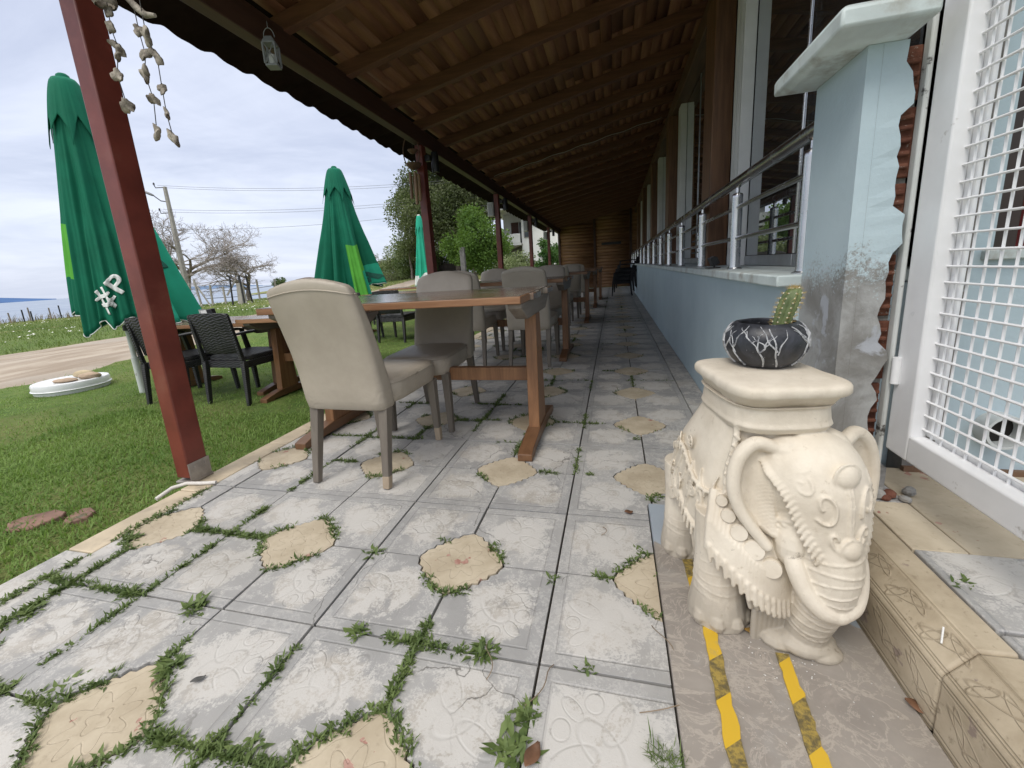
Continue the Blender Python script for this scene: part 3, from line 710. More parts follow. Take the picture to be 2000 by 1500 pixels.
def wall_lamp(y,label):
    o=thing('wall_lamp',label,'lamp',(-1.975,y+.02,2.19+rz(y)),0,'black cylinder lamps on the porch posts')
    mb=MB(); mb.bx(-.01,.05,-.025,.025,-.035,.03); mb.build('bracket',MBLK,o,bevel=.004)
    for k,yy in enumerate((-.0,)):
        mb=MB(); mb.lathe([(.034,-.13),(.038,-.135),(.04,-.12),(.04,.06),(.036,.07),(.0005,.07)],(.1,yy,-.02),18); mb.build('lamp_shade',MBLK,o,smooth=40)
    mb=MB(); mb.lathe([(.0005,.0),(.028,.0),(.030,.006),(.0005,.012)],(.1,0,-.148),14); mb.build('lens',M('lamp_lens',(.5,.5,.48),.2,.05,9,0),o,smooth=40)
wall_lamp(4.56,'black cylinder lamp on the post with the bamboo wind chime')
wall_lamp(7.66,'black cylinder lamp on the third porch post, left of the white house')
wall_lamp(10.76,'black cylinder lamp on the fourth porch post')
wall_lamp(13.86,'black cylinder lamp on the last porch post before the end wall')
def wbox(y,label):
    o=thing('speaker_box',label,'speaker',(-2.13,y-.03,2.06+rz(y)),0,'white boxes on the outer side of the porch posts')
    mb=MB(); mb.bx(-.055,.055,-.07,.07,-.12,.12); mb.build('cabinet',MBOX,o,bevel=.012,seg=3)
    mb=MB(); mb.bx(-.04,.04,-.074,-.0705,-.10,.10); mb.build('grille',M('grey_grille',(.42,.42,.41),.6,.1,60,.2,200),o,bevel=.001)
wbox(7.66,'white box speaker on the third porch post, nearest of its row'); wbox(10.76,'white box speaker on the fourth porch post'); wbox(13.86,'small looking white box speaker on the last porch post')
# white hose stub at the kerb corner under the first post
mb=MB(); mb.tube([(-2.055,1.29,-.012),(-2.045,1.36,.006),(-2.0,1.40,.012),(-1.93,1.41,.012),(-1.86,1.43,.01)],.009,10)
tag(mb.build('hose_piece',MHOSE,smooth=60),'short dirty white hose piece lying across the kerb at the red post','hose')
# ------------------------------------------------------------------ building: low wall, sill, facade
def plaster(name,blue=True,lo=None,hi=None):
    n=NT(name); v=n.coord('Object',randomize=False); a=n.noise(v,2.2,6,.6); b=n.noise(v,42,5,.7); c=n.noise(v,9,6,.68)
    col=n.mix(n.sstep(a,.3,.7),(.42,.525,.57),(.48,.585,.625)); col=n.mix(n.sstep(c,.60,.72),col,(.45,.57,.62))
    h=n.math('MULTIPLY_ADD',b,.8,c)
    if lo is not None:
        sx=n.new('ShaderNodeSeparateXYZ'); n.link(v,sx.inputs[0])
        sp=n.noise(v,120,3,.8)
        e=n.math('ADD',n.math('ADD',sx.outputs[2],n.math('MULTIPLY',n.math('SUBTRACT',c,.5),.30)),n.math('MULTIPLY',n.math('SUBTRACT',sp,.5),.32))
        k=n.sstep(e,hi,lo)
        gray=n.mix(n.sstep(n.noise(v,6,6,.65,.5),.35,.65),(.215,.21,.195),(.37,.375,.365)); gray=n.mix(n.sstep(n.noise(v,11,5,.6,.6),.58,.66),gray,(.40,.42,.45))
        col=n.mix(k,col,gray); h=n.math('ADD',h,n.math('MULTIPLY',k,-.4))
    return n.done(col,.62,n.bump(h,.45,.004),0,.35)
MBLUE=plaster('pale_blue_plaster'); MPIL=plaster('peeling_blue_plaster',True,.80,.90)
MSILL=M('painted_sill',(.56,.63,.62),.55,.15,7,.3,40,.003,dirt=(.34,.34,.30),dscale=6,dlo=.5,dhi=.7)
MWHITE=M('white_frame_paint',(.70,.71,.70),.4,.05,5,.05,60); MALU=M('grey_aluminium',(.33,.34,.35),.35,.1,8,.03,60,metal=.6)
MCOLW=wood('orange_brown_timber',(.10,.045,.02),(.21,.105,.05),.5,2); MHEAD=wood('header_timber',(.07,.036,.019),(.14,.075,.038),.55,1)
def glass_mat():
    n=NT('dark_glass'); gl=n.new('ShaderNodeBsdfGlossy'); gl.inputs['Roughness'].default_value=.004; gl.inputs['Color'].default_value=(.9,.93,.95,1)
    tr=n.new('ShaderNodeBsdfTransparent'); tr.inputs[0].default_value=(.30,.31,.31,1); fr=n.new('ShaderNodeFresnel'); fr.inputs[0].default_value=1.62
    ms=n.new('ShaderNodeMixShader'); n.link(n.math('MULTIPLY_ADD',fr.outputs[0],1.9,.06,True),ms.inputs[0]); df=n.new('ShaderNodeBsdfDiffuse'); df.inputs[0].default_value=(.30,.32,.34,1); m0=n.new('ShaderNodeMixShader'); m0.inputs[0].default_value=.10; n.link(tr.outputs[0],m0.inputs[1]); n.link(df.outputs[0],m0.inputs[2]); n.link(m0.outputs[0],ms.inputs[1]); n.link(gl.outputs[0],ms.inputs[2]); n.link(ms.outputs[0],n.out.inputs[0]); return n.mat  # grey diffuse share stands in for a greyish reflection on the panes
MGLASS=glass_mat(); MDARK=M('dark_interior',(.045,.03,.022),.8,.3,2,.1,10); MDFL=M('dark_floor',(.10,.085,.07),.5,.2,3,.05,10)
bld=thing('restaurant_building','long restaurant building with a pale blue low wall and dark sliding glass front','building',(1.2,8,0))
def bpart(mb,name,mat,**k): return chp(mb.build(name,mat,**k),bld)
mb=MB(); mb.bx(.58,.96,1.605,YE-.005,-.02,.798); bpart(mb,'low_wall',MBLUE)
mb=MB(); y=1.605; 
while y<YE-.1:
    y1=min(y+2.2,YE-.01); mb.bx(.528+rnd.uniform(-.003,.003),.98,y+.002,y1,.8,.838+rnd.uniform(-.002,.002)); y=y1
bpart(mb,'window_sill',MSILL,bevel=.006)
hdr=lambda y: 2.72-.010*(y-4)
mb=MB(); mb.beam((.80,1.0,hdr(1)+.08),(.80,YE,hdr(YE)+.08),.13,.16); bpart(mb,'header_beam',MHEAD,bevel=.006)
mb=MB(); mb.beam((.83,1.0,hdr(1)+.26),(.83,YE,hdr(YE)+.20),.04,.199); bpart(mb,'wall_infill',MRAFT)
yw=[3.22,5.85,8.45,11.05,13.65]; GX=.865
segs=[]; prev=1.62
for k,y in enumerate(yw):
    mb=MB()
    for (a,b) in ((.0,.07),(.082,.185)):
        mb.bx(.79,.86,y+a,y+b,.84,hdr(y)-.002); mb.bx(.784,.789,y+a+.02,y+b-.02,.86,hdr(y)-.03)
    bpart(mb,'window_frame',MWHITE,bevel=.004)
    mb=MB(); mb.bx(.705,.84,y+.42,y+.74,.839,hdr(y)-.003); bpart(mb,'timber_column',MCOLW,bevel=.006)
    segs.append((prev,y-.005)); prev=y+.19
segs.append((prev,YE-.02))
for (a,b) in segs:
    n_=max(1,round((b-a)/.72)); st_=(b-a)/n_
    for k in range(n_):
        y0=a+k*st_; y1=y0+st_
        mb=MB(); mb.bx(GX-.004,GX+.004,y0+.012,y1-.012,.905,hdr((y0+y1)/2)-.01); pn=bpart(mb,'glass_pane',MGLASS)
        mb=MB(); mb.bx(GX-.012,GX+.012,y0+.004,y1-.004,.842,.902); bpart(mb,'bottom_rail',MALU,bevel=.003)
        if k: 
            mb=MB(); mb.bx(GX-.010,GX+.010,y0-.008,y0+.008,.905,hdr(y0)-.01); bpart(mb,'glass_joint_strip',M('bright_strip',(.75,.76,.77),.25,.03,5,0,metal=.7) if k==1 and a<2 else MALU,bevel=.002)
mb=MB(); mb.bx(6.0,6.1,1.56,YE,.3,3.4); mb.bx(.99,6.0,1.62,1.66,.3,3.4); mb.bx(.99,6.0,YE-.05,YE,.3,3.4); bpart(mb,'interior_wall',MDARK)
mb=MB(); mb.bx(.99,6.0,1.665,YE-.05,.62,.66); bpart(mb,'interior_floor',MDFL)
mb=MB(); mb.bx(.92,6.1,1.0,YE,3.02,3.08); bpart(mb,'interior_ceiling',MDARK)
# dark tables and chairs seen through the glass are not readable in the photo: left as the dark room
# ------------------------------------------------------------------ railing on the sill
MSTEEL=M('brushed_steel',(.58,.58,.58),.24,.06,3,.02,200,metal=1.0)
ra=thing('railing','stainless steel railing with three bars standing on the window sill','railing',(.63,6,.84))
def rpart(mb,name,**k): return chp(mb.build(name,MSTEEL,**k),ra)
rzt=lambda y: 1.292-.0075*(y-1.6)
mb=MB(); mb.tube([(.63,y,rzt(y)) for y in (1.605,3,5,8,12,16.3)],.026,18); rpart(mb,'handrail',smooth=50)
for dz in (-.128,-.285):
    mb=MB(); mb.tube([(.63,y,rzt(y)+dz) for y in (1.605,3,5,8,12,16.3)],.0105,12); rpart(mb,'rail_bar',smooth=50)
for y in (1.67,2.55,3.46,4.45,5.4,6.35,7.4,8.5,9.7,10.9,12.2,13.5,14.8,16.1):
    mb=MB(); zt=rzt(y)-.024
    mb.lathe([(.037,.8385),(.037,.844),(.0265,.848),(.0255,.86),(.0255,zt-.055),(.0265,zt-.045),(.022,zt-.035),(.010,zt-.03),(.010,zt-.006),(.018,zt+.004)],(.63,y,0),20); rpart(mb,'railing_post',smooth=35)
sl_=thing('floodlight','small black floodlight standing on the window sill beside a railing post','lamp',(.60,2.93,.838))
mb=MB(); mb.bx(-.035,.035,-.05,.05,0,.008); mb.bx(-.006,.006,-.045,-.038,.008,.05); mb.build('bracket',MBLK,sl_,bevel=.002)
mb=MB(); mb.box((0,0,.045),(.03,.095,.055),(0,R(-25),0)); [mb.box((.02,-.035+.014*k,.05),(.012,.004,.045),(0,R(-25),0)) for k in range(6)]; mb.build('housing',MBLK,sl_,bevel=.003)
# ------------------------------------------------------------------ blue pillar with broken plaster
pil=thing('pillar','pale blue masonry pillar with peeling paint, grey damp base and broken edge showing bricks','pillar',(.7,1.46,0))
def ppart(mb,name,mat,**k): return chp(mb.build(name,mat,**k),pil)
mb=MB(); mb.bx(.600,.632,1.3305,1.602,.0,1.39); mb.bx(.632,.80,1.57,1.602,.0,1.39)
zs=np.linspace(.0,1.39,60); rag=[]
for z in zs:
    rag.append(.700+.012*mnoise.noise(Vector((0,0,z*5)))+.016*mnoise.noise(Vector((4,0,z*17)))+.012*(1 if mnoise.noise(Vector((7,0,z*9)))>.1 else -.4)+.005*mnoise.noise(Vector((9,0,z*60)))-.014*max(0,(z-1.0)/.43))
vs=[(.632,1.330,z) for z in zs]+[(x,1.330+.004*rnd.random(),z) for x,z in zip(rag,zs)]+[(.632,1.366,z) for z in zs]+[(x+.003,1.366,z) for x,z in zip(rag,zs)]
n_=len(zs); fs=[]
for k in range(n_-1):
    fs+= [(k,n_+k,n_+k+1,k+1),(n_+k,3*n_+k,3*n_+k+1,n_+k+1)]
fs+= [(n_-1,2*n_-1,4*n_-1,3*n_-1)]
mb.add(vs,fs); ppart(mb,'plaster_shell',MPIL)
def brick_mat():
    n=NT('hollow_clay_brick'); v=n.coord('Object',randomize=False); a=n.noise(v,14,6,.65); b=n.noise(v,70,4,.7)
    col=n.mix(n.sstep(a,.3,.7),(.10,.038,.026),(.19,.082,.052)); col=n.mix(n.sstep(b,.6,.7),col,(.33,.28,.24))
    return n.done(col,.85,n.bump(n.math('MULTIPLY_ADD',b,.5,a),.7,.006),0,.2)
MBRICK=brick_mat(); MMORT=M('grey_mortar',(.25,.24,.22),.9,.3,20,.8,60,.008)
mb=MB(); z=.0
while z<1.37:
    h=.175; mb.bx(.634,.738+rnd.uniform(-.012,.004),1.368+rnd.uniform(-.006,.004),1.567,z+.010,min(1.388,z+h))
    for g in (.035,.065,.095,.125,.15):
        if z+g<1.37: mb.bx(.69,.726,1.355,1.366,z+g-.004,z+g+.008)
    z+=h+.004
ppart(mb,'exposed_bricks',MBRICK,bevel=.004)
mb=MB(); mb.bx(.64,.735,1.380,1.56,.0,1.388); mb.bx(.632,.79,1.40,1.566,.0,.26); ppart(mb,'mortar_core',MMORT)
mb=MB()
cap=[(.500,1.235),(.688,1.235),(.715,1.66),(.500,1.66)]
cc=(.61,1.45)
def ring_(f,z): return [(cc[0]+(x-cc[0])*f,cc[1]+(y-cc[1])*f,z) for x,y in cap]
mb.loft([ring_(.80,1.391),ring_(.86,1.396),ring_(1.0,1.402),ring_(1.0,1.440),ring_(.80,1.462)],True); ppart(mb,'cap',MSILL,bevel=.006)
# rubble at the foot of the pillar
for k,(x,y,s) in enumerate(((.735,1.335,.028),(.77,1.34,.02),(.80,1.32,.016),(.75,1.318,.014),(.83,1.36,.02))):
    mb=MB(); mb.ball((0,0,0),(s,s*.8,s*.6),10)
    mb.v=[(Vector(p)*(1+.35*mnoise.noise(Vector(p)*45+Vector((k*3,0,0))))).to_tuple() for p in mb.v]
    o=mb.build('rubble_piece',MBRICK if k%2 else MMORT,smooth=20); o.location=(x,y,.198+s*.45); o.rotation_euler=(0,0,k)
    tag(o,('broken brick and mortar crumb lying at the foot of the pillar by the gate'),'rubble','crumbs at the foot of the pillar')
# ------------------------------------------------------------------ gate with wire mesh
MGATE=M('white_gate_paint',(.78,.785,.79),.32,.06,4,.06,50,.002,dirt=(.40,.38,.35),dscale=11,dlo=.64,dhi=.72)
MJAMB=M('scuffed_white_post',(.55,.57,.55),.45,.12,5,.1,50,.002,dirt=(.06,.055,.05),dscale=12,dlo=.60,dhi=.66)
mb=MB(); mb.bx(.730,.7425,1.340,1.366,.19,2.3); jp=mb.build('gate_post',MJAMB,bevel=.004); tag(jp,'scuffed narrow white gate post between the broken pillar and the mesh gate','post')
gt=thing('mesh_gate','white steel gate with a square wire mesh, standing open above the step','gate',(.84,1.47,.29))
mb=MB(); GZ0,GZ1=.296,2.45
mb.bx(.818,.862,1.375,1.47,GZ0,GZ1); mb.bx(.818,.862,.30,1.3745,GZ0,GZ0+.078); mb.bx(.818,.862,.30,1.3745,GZ1-.078,GZ1); mb.bx(.818,.862,.22,.2995,GZ0,GZ1)
chp(mb.build('frame',MGATE,bevel=.006,seg=3),gt)
mb=MB(); mb.bx(.8625,.873,1.345,1.39,GZ0+.078,GZ1-.078); mb.bx(.8625,.873,.30,1.345,GZ0+.06,GZ0+.09); chp(mb.build('inner_strip',MGATE,bevel=.002),gt)
mb=MB(); sp=.0415
y=1.372-.02
while y>.30: mb.tube([(.857+.002*math.sin(y*90),y,GZ0+.07),(.857,y+.002*math.sin(y*300),1.3),(.857,y,GZ1-.07)],.0034,6); y-=sp
z=GZ0+.10
while z<GZ1-.08: mb.tube([(.851,1.385,z),(.851,.9,z+.0025*math.sin(z*77)),(.851,.27,z)],.0034,6); z+=sp
chp(mb.build('wire_mesh',MGATE,smooth=60),gt)
for z in (.55,2.1):
    mb=MB(); mb.lathe([(.001,-.04),(.011,-.04),(.011,.04),(.001,.04)],(.810,1.452,z),10); chp(mb.build('hinge',MGATE,smooth=40),gt)
gt.scale=(.912,)*3; gt.location=(.766,1.341,.345)
# ------------------------------------------------------------------ entrance wall behind the gate
ew=thing('entrance_wall','pale blue side wall behind the mesh gate with a window and a short pipe','wall',(1.6,1.56,.2))
def epart(mb,name,mat,**k): return chp(mb.build(name,mat,**k),ew)
mb=MB(); mb.bx(1.0,3.2,1.53,1.60,.19,.855); mb.bx(1.0,1.045,1.53,1.60,.855,2.5); mb.bx(2.2,3.2,1.53,1.60,.855,2.5); mb.bx(1.0,3.2,1.53,1.60,2.5,3.0); epart(mb,'wall',MBLUE)
mb=MB(); mb.bx(.90,.999,1.525,1.60,.15,3.0); epart(mb,'cement_jamb',M('raw_cement',(.17,.16,.145),.85,.3,9,.7,50,.006,dirt=(.36,.40,.42),dscale=7,dlo=.57,dhi=.63))
mb=MB(); mb.bx(1.02,2.22,1.505,1.60,.856,.885); epart(mb,'window_sill',MSILL,bevel=.004)
mb=MB(); mb.bx(1.046,1.11,1.55,1.59,.886,2.498); mb.bx(1.55,1.6,1.55,1.59,.886,2.498); epart(mb,'window_frame',M('dark_brown_frame',(.035,.022,.017),.5,.2,6,.1,40),bevel=.003)
mb=MB()
n_=90; V0=[(1.11+1.1*k/n_,1.585+.014*math.sin(k*1.05)+.006*math.sin(k*.37),z) for z in (.886,2.498) for k in range(n_+1)]
mb.add(V0,[(k,k+1,n_+2+k,n_+1+k) for k in range(n_)])
def curt():
    n=NT('red_striped_curtain'); v=n.coord('Object',(1,1,.12),randomize=False); a=n.noise(v,22,3,.5); b=n.noise(v,7,3,.5)
    c=n.mix(n.sstep(a,.48,.55),(.17,.145,.13),(.26,.04,.04)); c=n.mix(n.sstep(b,.5,.6),c,(.035,.02,.02)); return n.done(c,.8)
epart(mb,'curtain',curt(),smooth=180).modifiers.new('Solidify','SOLIDIFY').thickness=.003
mb=MB(); 
ro,ri=.052,.044
mb.lathe([(ri,.06),(ri,-.052),(ro,-.052),(ro,.06)],(1.121,1.53,.350),28,rot=(R(-90),0,0),cap=False); pp=epart(mb,'drain_pipe',M('white_pvc_pipe',(.60,.63,.62),.4,.06,9,.05,40),smooth=40)
mb=MB(); mb.lathe([(.0005,.0),(.0438,.0),(.0438,.004),(.0005,.004)],(1.121,1.522,.350),24,rot=(R(-90),0,0)); chp(mb.build('pipe_bore',M('pipe_bore_black',(.02,.017,.014),.9,.3,20,.2,40)),ew)  # near-black disc set inside the pipe, closing its bore
mb=MB(); mb.bx(.9,2.6,1.512,1.529,.19,.212); epart(mb,'skirting',M('brown_skirting',(.16,.09,.05),.7,.3,8,.2,40))
# ------------------------------------------------------------------ timber end wall
ewl=thing('timber_end_wall','brown horizontal plank wall closing the far end of the porch','wall',(-.7,YE,0))
def plank_mat():
    n=NT('end_wall_planks'); v=n.coord('Object',(1.2,10,10),randomize=False); r=attr(n,'rnd'); g=n.noise(v,1.5,6,.62,.8)
    c=n.mix(n.sstep(g,.2,.8),(.20,.098,.042),(.37,.20,.095)); c=n.mix(n.math('MULTIPLY',r,.5),c,(.12,.055,.025)); return n.done(c,.5,n.bump(g,.1,.002),0,.35)
V=[];Fc=[];A=[]
z=.0
while z<3.05:
    z1=z+.118
    for (x0,x1) in ((-1.98,-.74),(-.66,.58),(.6,.9)):
        if z>2.2 and x1<-.7 and z>zr(-1.4,YE): continue
        b=len(V)
        for yy,dz in ((YE-.012,0),(YE-.03,.0)): pass
        pts_=[(x0,YE-.020,z+.004),(x1,YE-.020,z+.004),(x1,YE-.012,z1),(x0,YE-.012,z1),(x0,YE+.02,z+.004),(x1,YE+.02,z+.004),(x1,YE+.02,z1),(x0,YE+.02,z1)]
        V+=pts_; Fc+=[(b,b+1,b+2,b+3),(b+7,b+6,b+5,b+4),(b,b+4,b+5,b+1),(b+3,b+2,b+6,b+7),(b,b+3,b+7,b+4),(b+1,b+5,b+6,b+2)]; A+=[rnd.random()]*8
    z=z1
chp(npmesh('planks',V,Fc,plank_mat(),attr=A),ewl)
for x in (-2.02,-.70,.59):
    mb=MB(); mb.bx(x-.04,x+.04,YE-.05,YE+.03,0,zr(x,YE)); chp(mb.build('stud',MBEAM,bevel=.004),ewl)
mb=MB(); mb.bx(-.45,.25,YE-.05,YE-.034,1.55,1.64); chp(mb.build('vent_slot',MBLK),ewl)
mb=MB(); mb.bx(-2.06,.9,YE+.022,YE+.04,0,3.2); chp(mb.build('backing_board',MRAFT),ewl)
# ------------------------------------------------------------------ furniture
def leather():
    n=NT('taupe_leatherette'); v=n.coord('Object'); a=n.noise(v,5,5,.6); b=n.noise(v,260,3,.6); c=n.noise(v,3,3,.5,.5)
    col=n.mix(n.sstep(a,.3,.7),(.365,.32,.256),(.43,.38,.308)); col=n.mix(n.sstep(n.noise(v,38,4,.7),.70,.76),col,(.17,.15,.12))
    b1=n.bump(b,.12,.0008); sx=n.new('ShaderNodeSeparateXYZ'); tcx=n.new('ShaderNodeTexCoord'); n.link(tcx.outputs['Object'],sx.inputs[0]); lowm=n.math('MULTIPLY',n.sstep(sx.outputs[2],.56,.38),n.sstep(n.math('ABSOLUTE',sx.outputs[0]),.04,.2)); wr=n.math('MULTIPLY',n.noise(v,16,3,.5,2.6),lowm); b2=n.bump(n.math('ADD',n.math('MULTIPLY',wr,1.5),n.math('MULTIPLY',n.noise(v,7,3,.5,1.5),.6)),.30,.010,b1)
    return n.done(col,n.math('MULTIPLY_ADD',c,.2,.36,True),b2,0,.42)
MLEA=leather()
MCLEG=wood('taupe_painted_leg',(.135,.115,.092),(.185,.160,.130),.5,2); MCLEGW=wood('bare_worn_leg',(.30,.235,.165),(.40,.32,.23),.6,2)
def srect(cx,cy,cz,hw,ht,n=28,p=5.,arch=0,lean=0):
    out=[]
    for k in range(n):
        t_=2*math.pi*k/n; c,s=math.cos(t_),math.sin(t_); rr_=1/((abs(c)**p+abs(s)**p)**(1/p)); x,y=c*rr_*hw,s*rr_*ht
        out.append(Vector((cx+x,cy+y,cz-arch*(x/hw)**2*(1 if hw else 0))))
    return out
def make_dining(label,loc,rz_,worn=False):
    t=thing('dining_chair',label,'chair',loc,rz_,'taupe padded chairs on the paved porch')
    # back: from the skirt up to the arched top, leaning backwards
    mb=MB(); rings=[]
    prof=[(.352,-.205,.198,.050),(.358,-.205,.203,.056),(.40,-.212,.205,.060),(.46,-.222,.205,.058),(.54,-.240,.205,.050),(.64,-.268,.205,.044),(.74,-.300,.205,.040),(.82,-.330,.203,.037),(.87,-.349,.200,.035),(.893,-.357,.194,.031),(.905,-.361,.184,.024),(.910,-.363,.168,.012)]
    for z,y,hw,ht in prof: rings.append(srect(0,y,z+.022*max(0,(z-.7)/.2),hw,ht,40,6 if z<.85 else 5,.032*max(0,(z-.62)/.29)**1.5))
    mb.loft(rings,True); b_=mb.build('backrest',MLEA,t,smooth=60)
    mb=MB(); pts_=[]
    r_=rings[8]
    mb.tube([p+Vector((0,-.0005,.0)) for p in r_ if p.y<=-.349+.02]+[],.0028,6); mb.build('piping',MLEA,b_,smooth=180)
    # seat
    mb=MB(); rings=[]
    for z,hw,ht in ((.352,.190,.222),(.357,.199,.231),(.38,.205,.236),(.425,.206,.237),(.444,.203,.234),(.455,.196,.228),(.461,.180,.212),(.464,.12,.15)): rings.append(srect(0,.072,z,hw,ht,40,7))
    mb.loft(rings,True); s_=mb.build('seat',MLEA,t,smooth=60)
    mb=MB(); mb.tube(srect(0,.072,.445,.2055,.2365,40,7)+[srect(0,.072,.445,.2055,.2365,40,7)[0]],.0026,6); mb.build('seam',MLEA,s_,smooth=180)
    for sx in (-1,1):
        for fy in (-1,1):
            mb=MB(); yt=.255 if fy>0 else -.215; yb=.262 if fy>0 else -.283
            mb.beam((sx*.186,yb,0),(sx*.180,yt,.358),.030,.030,0,.044,.048)
            w_=worn and sx>0
            if w_:
                lg=mb.build('leg',[MCLEG],t,bevel=.003)
                m2=MB(); k=.16 if fy<0 else .22; m2.beam((sx*.186,yb,.0005),(sx*.186-.001*sx,yb+(yt-yb)*k,.358*k),.0312,.0312,0,.0335,.034); m2.build('bare_patch',MCLEGW,lg,bevel=.003)
            else: mb.build('leg',MCLEG,t,bevel=.003)
    return t
d1=make_dining('nearest taupe padded chair, seen from behind, tucked into the first porch table with chipped legs',(-1.165,1.795,0),R(-1.5),True)
d0=make_dining('taupe padded chair facing the viewer across the first porch table',(-1.135,2.425,0),R(180+2))
PL='taupe padded chairs on the paved porch'
for x,y,rz_,lab in ((-.775,4.05,-1,'taupe padded chair, back to the viewer, at the right of the second porch table'),
    (-1.42,4.05,2,'taupe chair at the second porch table, behind the chair facing the viewer'),
    (-1.44,4.86,181,'pale looking taupe chair facing the viewer on the far left of the second porch table'),
    (-.80,4.93,178,'taupe padded chair on the far side of the second porch table, right one'),
    (-.86,6.72,0,'taupe padded chair with its back turned at the third porch table'),
    (-.80,7.6,180,'taupe padded chair on the far side of the third porch table'),
    (-.80,9.2,1,'taupe padded chair with its back turned at the fourth porch table, the farthest chair')):
    dup(d0,(x,y,0),R(rz_),lab,PL)
# ---- trestle tables
MTOP=wood('varnished_table_top',(.15,.098,.066),(.235,.16,.11),.20,0,1,.06,.6,weather=(.27,.245,.21)); MTEDGE=wood('table_edge',(.21,.102,.05),(.34,.18,.09),.42,0)
MTLEG=wood('table_leg_timber',(.165,.075,.032),(.29,.145,.065),.45,2); MTFOOT=wood('table_foot_timber',(.115,.055,.026),(.19,.095,.045),.45,1); MTGREY=wood('weathered_trestle_bar',(.15,.12,.095),(.25,.215,.18),.55,1)
def make_table(label,loc,L=1.44,Wd=.86,H=.80,group='trestle tables on the porch',name='trestle_table'):
    t=thing(name,label,'table',loc,0,group); h=L/2; w_=Wd/2
    n_=4; bw=Wd/n_
    for k in range(n_):
        mb=MB(); off=(.0,.018,-.006,.02)[k] if L>1.2 else (0,.006,-.004,.004)[k]
        mb.bx(-h+off*.3,h-.04+off,-w_+bw*k+.001,-w_+bw*(k+1)-.001,H-.034,H); mb.build('top_board',MTEDGE if k==0 else MTOP,t,bevel=.004)
    mb=MB(); mb.bx(-h+.002,h-.046,-w_+.002,w_-.002,H+.0004,H+.0022); mb.build('varnish_layer',MTOP,t)
    for sx in (-1,1):
        x=sx*(h-.075)
        mb=MB(); r0=[(x-.032,y,z) for y,z in ((-w_+.03,H-.055),(-w_+.03,H-.034),(w_-.03,H-.034),(w_-.03,H-.055),(w_-.17,H-.118),(-w_+.17,H-.118))]; r1=[(x+.032,y,z) for _,y,z in r0]
        mb.loft([r0,r1][::1],True); mb.build('trestle_bar',MTGREY,t,bevel=.004)
        mb=MB(); r0=[(x-.030,y,z) for y,z in ((-.105,.055),(.105,.055),(.062,H-.119),(-.062,H-.119))]; r1=[(x+.030,y,z) for _,y,z in r0]; mb.loft([r0,r1],True); mb.build('leg',MTLEG,t,bevel=.004)
        mb=MB(); fw=w_-.055; r0=[(x-.036,y,z) for y,z in ((-fw,0),(-fw,.035),(-fw+.05,.048),(-.12,.072),(.12,.072),(fw-.05,.048),(fw,.035),(fw,0),(fw-.09,0),(fw-.11,.014),(-fw+.11,.014),(-fw+.09,0))]; r1=[(x+.036,y,z) for _,y,z in r0]; mb.loft([r0,r1],True); mb.build('foot',MTFOOT,t,bevel=.003)
    mb=MB(); mb.bx(-h+.106,h-.106,-.02,.024,.31,.385); mb.build('stretcher',MTLEG,t,bevel=.004)
    return t
make_table('nearest wooden trestle table on the porch between two facing taupe chairs',(-1.075,2.21,0))
for x,y,lab in ((-1.14,4.36,'second wooden trestle table on the porch, with its grey weathered end'),(-1.08,7.02,'third wooden trestle table along the porch'),(-1.05,9.35,'fourth wooden trestle table along the porch'),(-1.0,11.3,'farthest wooden trestle table, near the stacked black chairs')):
    make_table(lab,(x,y,0))
GL=lambda x,y: float(ground_z(x,y))
make_table('short wooden table on the lawn behind the nearest taupe chair',(-2.56,3.15,-.088),.96,.72,.74,'wooden tables on the lawn','garden_table')
make_table('low wooden table on the lawn carrying the black menu stand',(-3.78,3.36,-.088),1.3,.72,.69,'wooden tables on the lawn','garden_table')
make_table('wooden table on the lawn behind the two black chairs, farther down beyond the porch chairs',(-3.75,6.75,-.088),1.5,.75,.73,'wooden tables on the lawn','garden_table')
make_table('farthest wooden table on the lawn, seen between the green parasols',(-4.6,9.2,-.088),1.4,.75,.73,'wooden tables on the lawn','garden_table')
# ---- black woven armchairs
def wicker():
    n=NT('black_woven_resin'); v=n.coord('Object',(1,1,1)); sx=n.new('ShaderNodeSeparateXYZ'); n.link(v,sx.inputs[0])
    wv=n.math('SINE',n.math('ADD',n.math('MULTIPLY',n.math('ADD',sx.outputs[2],n.math('MULTIPLY',sx.outputs[1],.9)),330),n.math('MULTIPLY',n.math('SINE',n.math('MULTIPLY',sx.outputs[0],75)),1.8)))
    w2=n.math('SINE',n.math('MULTIPLY',n.math('ADD',sx.outputs[0],n.math('MULTIPLY',sx.outputs[1],.7)),150))
    h=n.math('MULTIPLY_ADD',n.math('MULTIPLY',wv,w2),.5,wv); a=n.noise(v,8,4)
    col=n.mix(n.sstep(wv,-.6,.6),(.012,.012,.013),(.038,.037,.040)); col=n.mix(n.math('MULTIPLY',n.sstep(a,.5,.7),.5),col,(.055,.052,.05))
    return n.done(col,.42,n.bump(h,.55,.003),0,.4)
MWK=wicker(); MWKP=M('black_resin',(.018,.018,.020),.4,.25,10,.1,120,.001)
